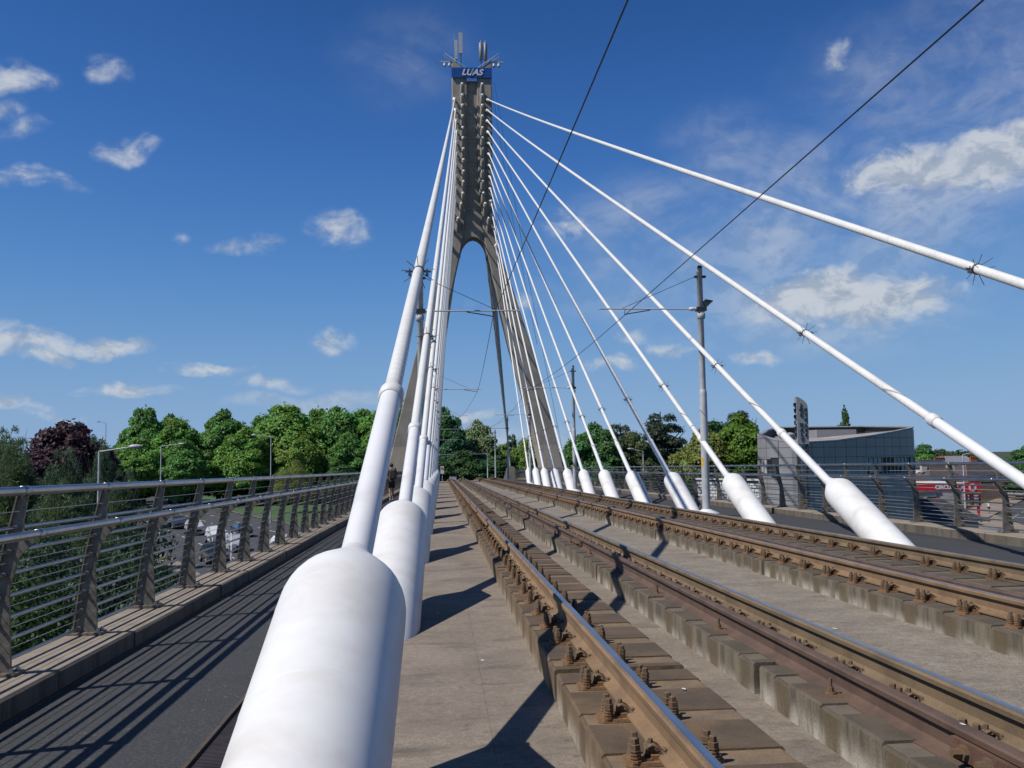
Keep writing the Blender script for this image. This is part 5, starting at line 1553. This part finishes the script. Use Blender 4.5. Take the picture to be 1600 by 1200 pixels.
# ------------------------------------------------------------------ people
def skin_mesh(name, joints, edges, mname, levels=2):
    me = bpy.data.meshes.new(name)
    me.from_pydata([j[:3] for j in joints], edges, [])
    o = bpy.data.objects.new('tmp', me); COL.objects.link(o)
    sk = o.modifiers.new('s', 'SKIN'); sk.use_smooth_shade = True
    for v, j in zip(me.skin_vertices[0].data, joints):
        r_ = j[3]; v.radius = r_ if isinstance(r_, tuple) else (r_, r_)
    me.skin_vertices[0].data[0].use_root = True
    sub = o.modifiers.new('u', 'SUBSURF'); sub.levels = levels; sub.render_levels = levels
    dg = bpy.context.evaluated_depsgraph_get()
    out_ = bpy.data.meshes.new_from_object(o.evaluated_get(dg))
    bpy.data.objects.remove(o)
    out_.name = name
    out_.materials.clear(); out_.materials.append(MT[mname])
    out_.polygons.foreach_set('use_smooth', [True] * len(out_.polygons))
    return out_
def person(x, y, z, rz, label, shirt, shorts, h=1.0, sleeves=True):
    t = thing('person', label, 'person', (x, y, z), rz=rz); t.scale = (h, h, h)
    # walking away (+Y): right foot ahead
    J = [(0, 0, .96, (.125, .095)), (0, .01, 1.12, (.115, .085)), (0, .0, 1.30, (.145, .095)), (0, -.01, 1.43, (.11, .075)), (0, .01, 1.50, (.055, .055)), (0, .03, 1.60, (.075, .085)), (0, .035, 1.70, (.07, .085)),
         (-.19, -.01, 1.41, .055), (-.245, -.05, 1.15, .042), (-.25, .04, .92, .033), (-.245, .07, .84, (.022, .034)),
         (.19, -.01, 1.41, .055), (.245, -.02, 1.15, .042), (.26, .06, .92, .033), (.255, .09, .84, (.022, .034)),
         (-.085, 0, .88, .09), (-.075, .05, .50, .058), (-.06, -.12, .12, .036), (-.06, -.14, .05, .04), (-.065, .0, .035, .035),
         (.085, 0, .88, .09), (.075, .10, .50, .058), (.055, .14, .10, .036), (.055, .13, .045, .04), (.065, .27, .035, .035)]
    E_ = [(0, 1), (1, 2), (2, 3), (3, 4), (4, 5), (5, 6), (3, 7), (7, 8), (8, 9), (9, 10), (3, 11), (11, 12), (12, 13), (13, 14), (0, 15), (15, 16), (16, 17), (17, 18), (18, 19), (0, 20), (20, 21), (21, 22), (22, 23), (23, 24)]
    b = obj('body', skin_mesh('body', J, E_, 'skin'), t, local=True)
    gz = lambda j, a: (*j[:3], tuple(q + a for q in j[3]) if isinstance(j[3], tuple) else j[3] + a)
    mid = lambda a, b, q, r: (a[0] + (b[0] - a[0]) * q, a[1] + (b[1] - a[1]) * q, a[2] + (b[2] - a[2]) * q, r)
    js = [gz((0, 0, .80, (.135, .105)), .03), gz((0, .005, .98, (.125, .095)), .03), gz(J[2], .024), gz(J[3], .018), gz(J[7], .022), mid(J[7], J[8], .8, .062), gz(J[11], .022), mid(J[11], J[12], .8, .062)]
    obj('shirt', skin_mesh('shirt', js, [(0, 1), (1, 2), (2, 3), (3, 4), (4, 5), (3, 6), (6, 7)], shirt), t, local=True)
    jp = [gz((0, 0, 1.02, (.12, .09)), .022), gz(J[15], .024), mid(J[15], J[16], .8, .088), gz(J[20], .024), mid(J[20], J[21], .8, .088)]
    obj('shorts', skin_mesh('shorts', jp, [(0, 1), (1, 2), (0, 3), (3, 4)], shorts), t, local=True)
    obj('hair', MB().lathe((0, .015, 1.60), (0, -.12, 1), [(-.005, .074), (.02, .082), (.07, .088), (.11, .078), (.138, .05), (.148, .01)], 20, 'hair'), t, local=True)
    for q in (18, 23):
        j = J[q]
        obj('shoe', MB().lathe((j[0], j[1] - .07, .045), (0, 1, 0), [(0, .03), (.02, .048), (.1, .05), (.2, .047), (.27, .03), (.28, .01)], 12, 'shoe'), t, local=True)
    for s in (-1, 1):
        obj('ear', MB().lathe((s * .075, .03, 1.62), (s, 0, 0), [(0, .03), (.018, .028), (.022, .015)], 8, 'skin'), t, local=True)
    return t
p0 = W(-2.33, 45.0, .112)
person(p0.x, p0.y, p0.z, R(4), 'person in brown t-shirt and dark shorts walking away along the footpath', 'shirt', 'shorts', 1.0)
bp = thing('backpack', 'black backpack worn by the person walking along the footpath', 'backpack', (p0.x + .085, p0.y + .01, p0.z), rz=R(-6))
m_ = MB()
prof = [(-.13, 1.0), (.13, 1.0), (.145, 1.08), (.14, 1.30), (.105, 1.42), (.05, 1.45), (-.05, 1.45), (-.105, 1.42), (-.14, 1.30), (-.145, 1.08)]
m_.sweep(prof, [lambda x, z, q=q: Vector((x * (1 - q[1]) , q[0], 1.24 + (z - 1.24) * (1 - q[1]))) for q in ((-.125, .0), (-.2, .0), (-.27, .05), (-.30, .2))], 'pack', smooth=False)
obj('bag', m_, bp, local=True)
for s in (-1, 1):
    obj('strap', MB().tube([(s * .09, -.13, 1.45), (s * .105, -.04, 1.525), (s * .11, .09, 1.45), (s * .12, .12, 1.25), (s * .13, .02, 1.1), (s * .12, -.13, 1.07)], .02, 6, 'pack'), bp, local=True)
obj('pocket', MB().box(-.1, .1, -.335, -.29, 1.06, 1.25, 'pack'), bp, local=True)
obj('grab_loop', MB().tube([(-.04, -.15, 1.485), (-.03, -.15, 1.52), (.03, -.15, 1.52), (.04, -.15, 1.485)], .01, 6, 'pack'), bp, local=True)
person(70.3, 118.9, GZ + .12, R(150), 'person in white shirt on the pavement beside the petrol price board', 'white_render', 'shorts', .98)

# pale bird droppings on the track concrete
g = random.Random(12); mb = MB()
for x, y, h, r in ((1.62, 5.05, .093, .03), (1.68, 6.1, .093, .022), (1.60, 7.9, .093, .025), (1.75, 9.6, .093, .03), (3.4, 8.2, .104, .03), (.3, 7.4, .093, .02), (-.05, 9.9, .094, .022), (3.2, 12.0, .104, .03), (2.19, 3.98, .4335, .018), (1.35, 5.4, .292, .016), (1.1, 4.75, .292, .014)):
    n_ = 9; P = [W(x, y, h)]
    for i in range(n_):
        a = 2 * math.pi * i / n_; q = r * g.uniform(.5, 1.15)
        P.append(W(x + math.cos(a) * q * .7, y + math.sin(a) * q * 1.5, h))
    mb.add(P, [(0, 1 + i, 1 + (i + 1) % n_) for i in range(n_)], 'white_render')
tag(obj('droppings', mb), kind='stuff')
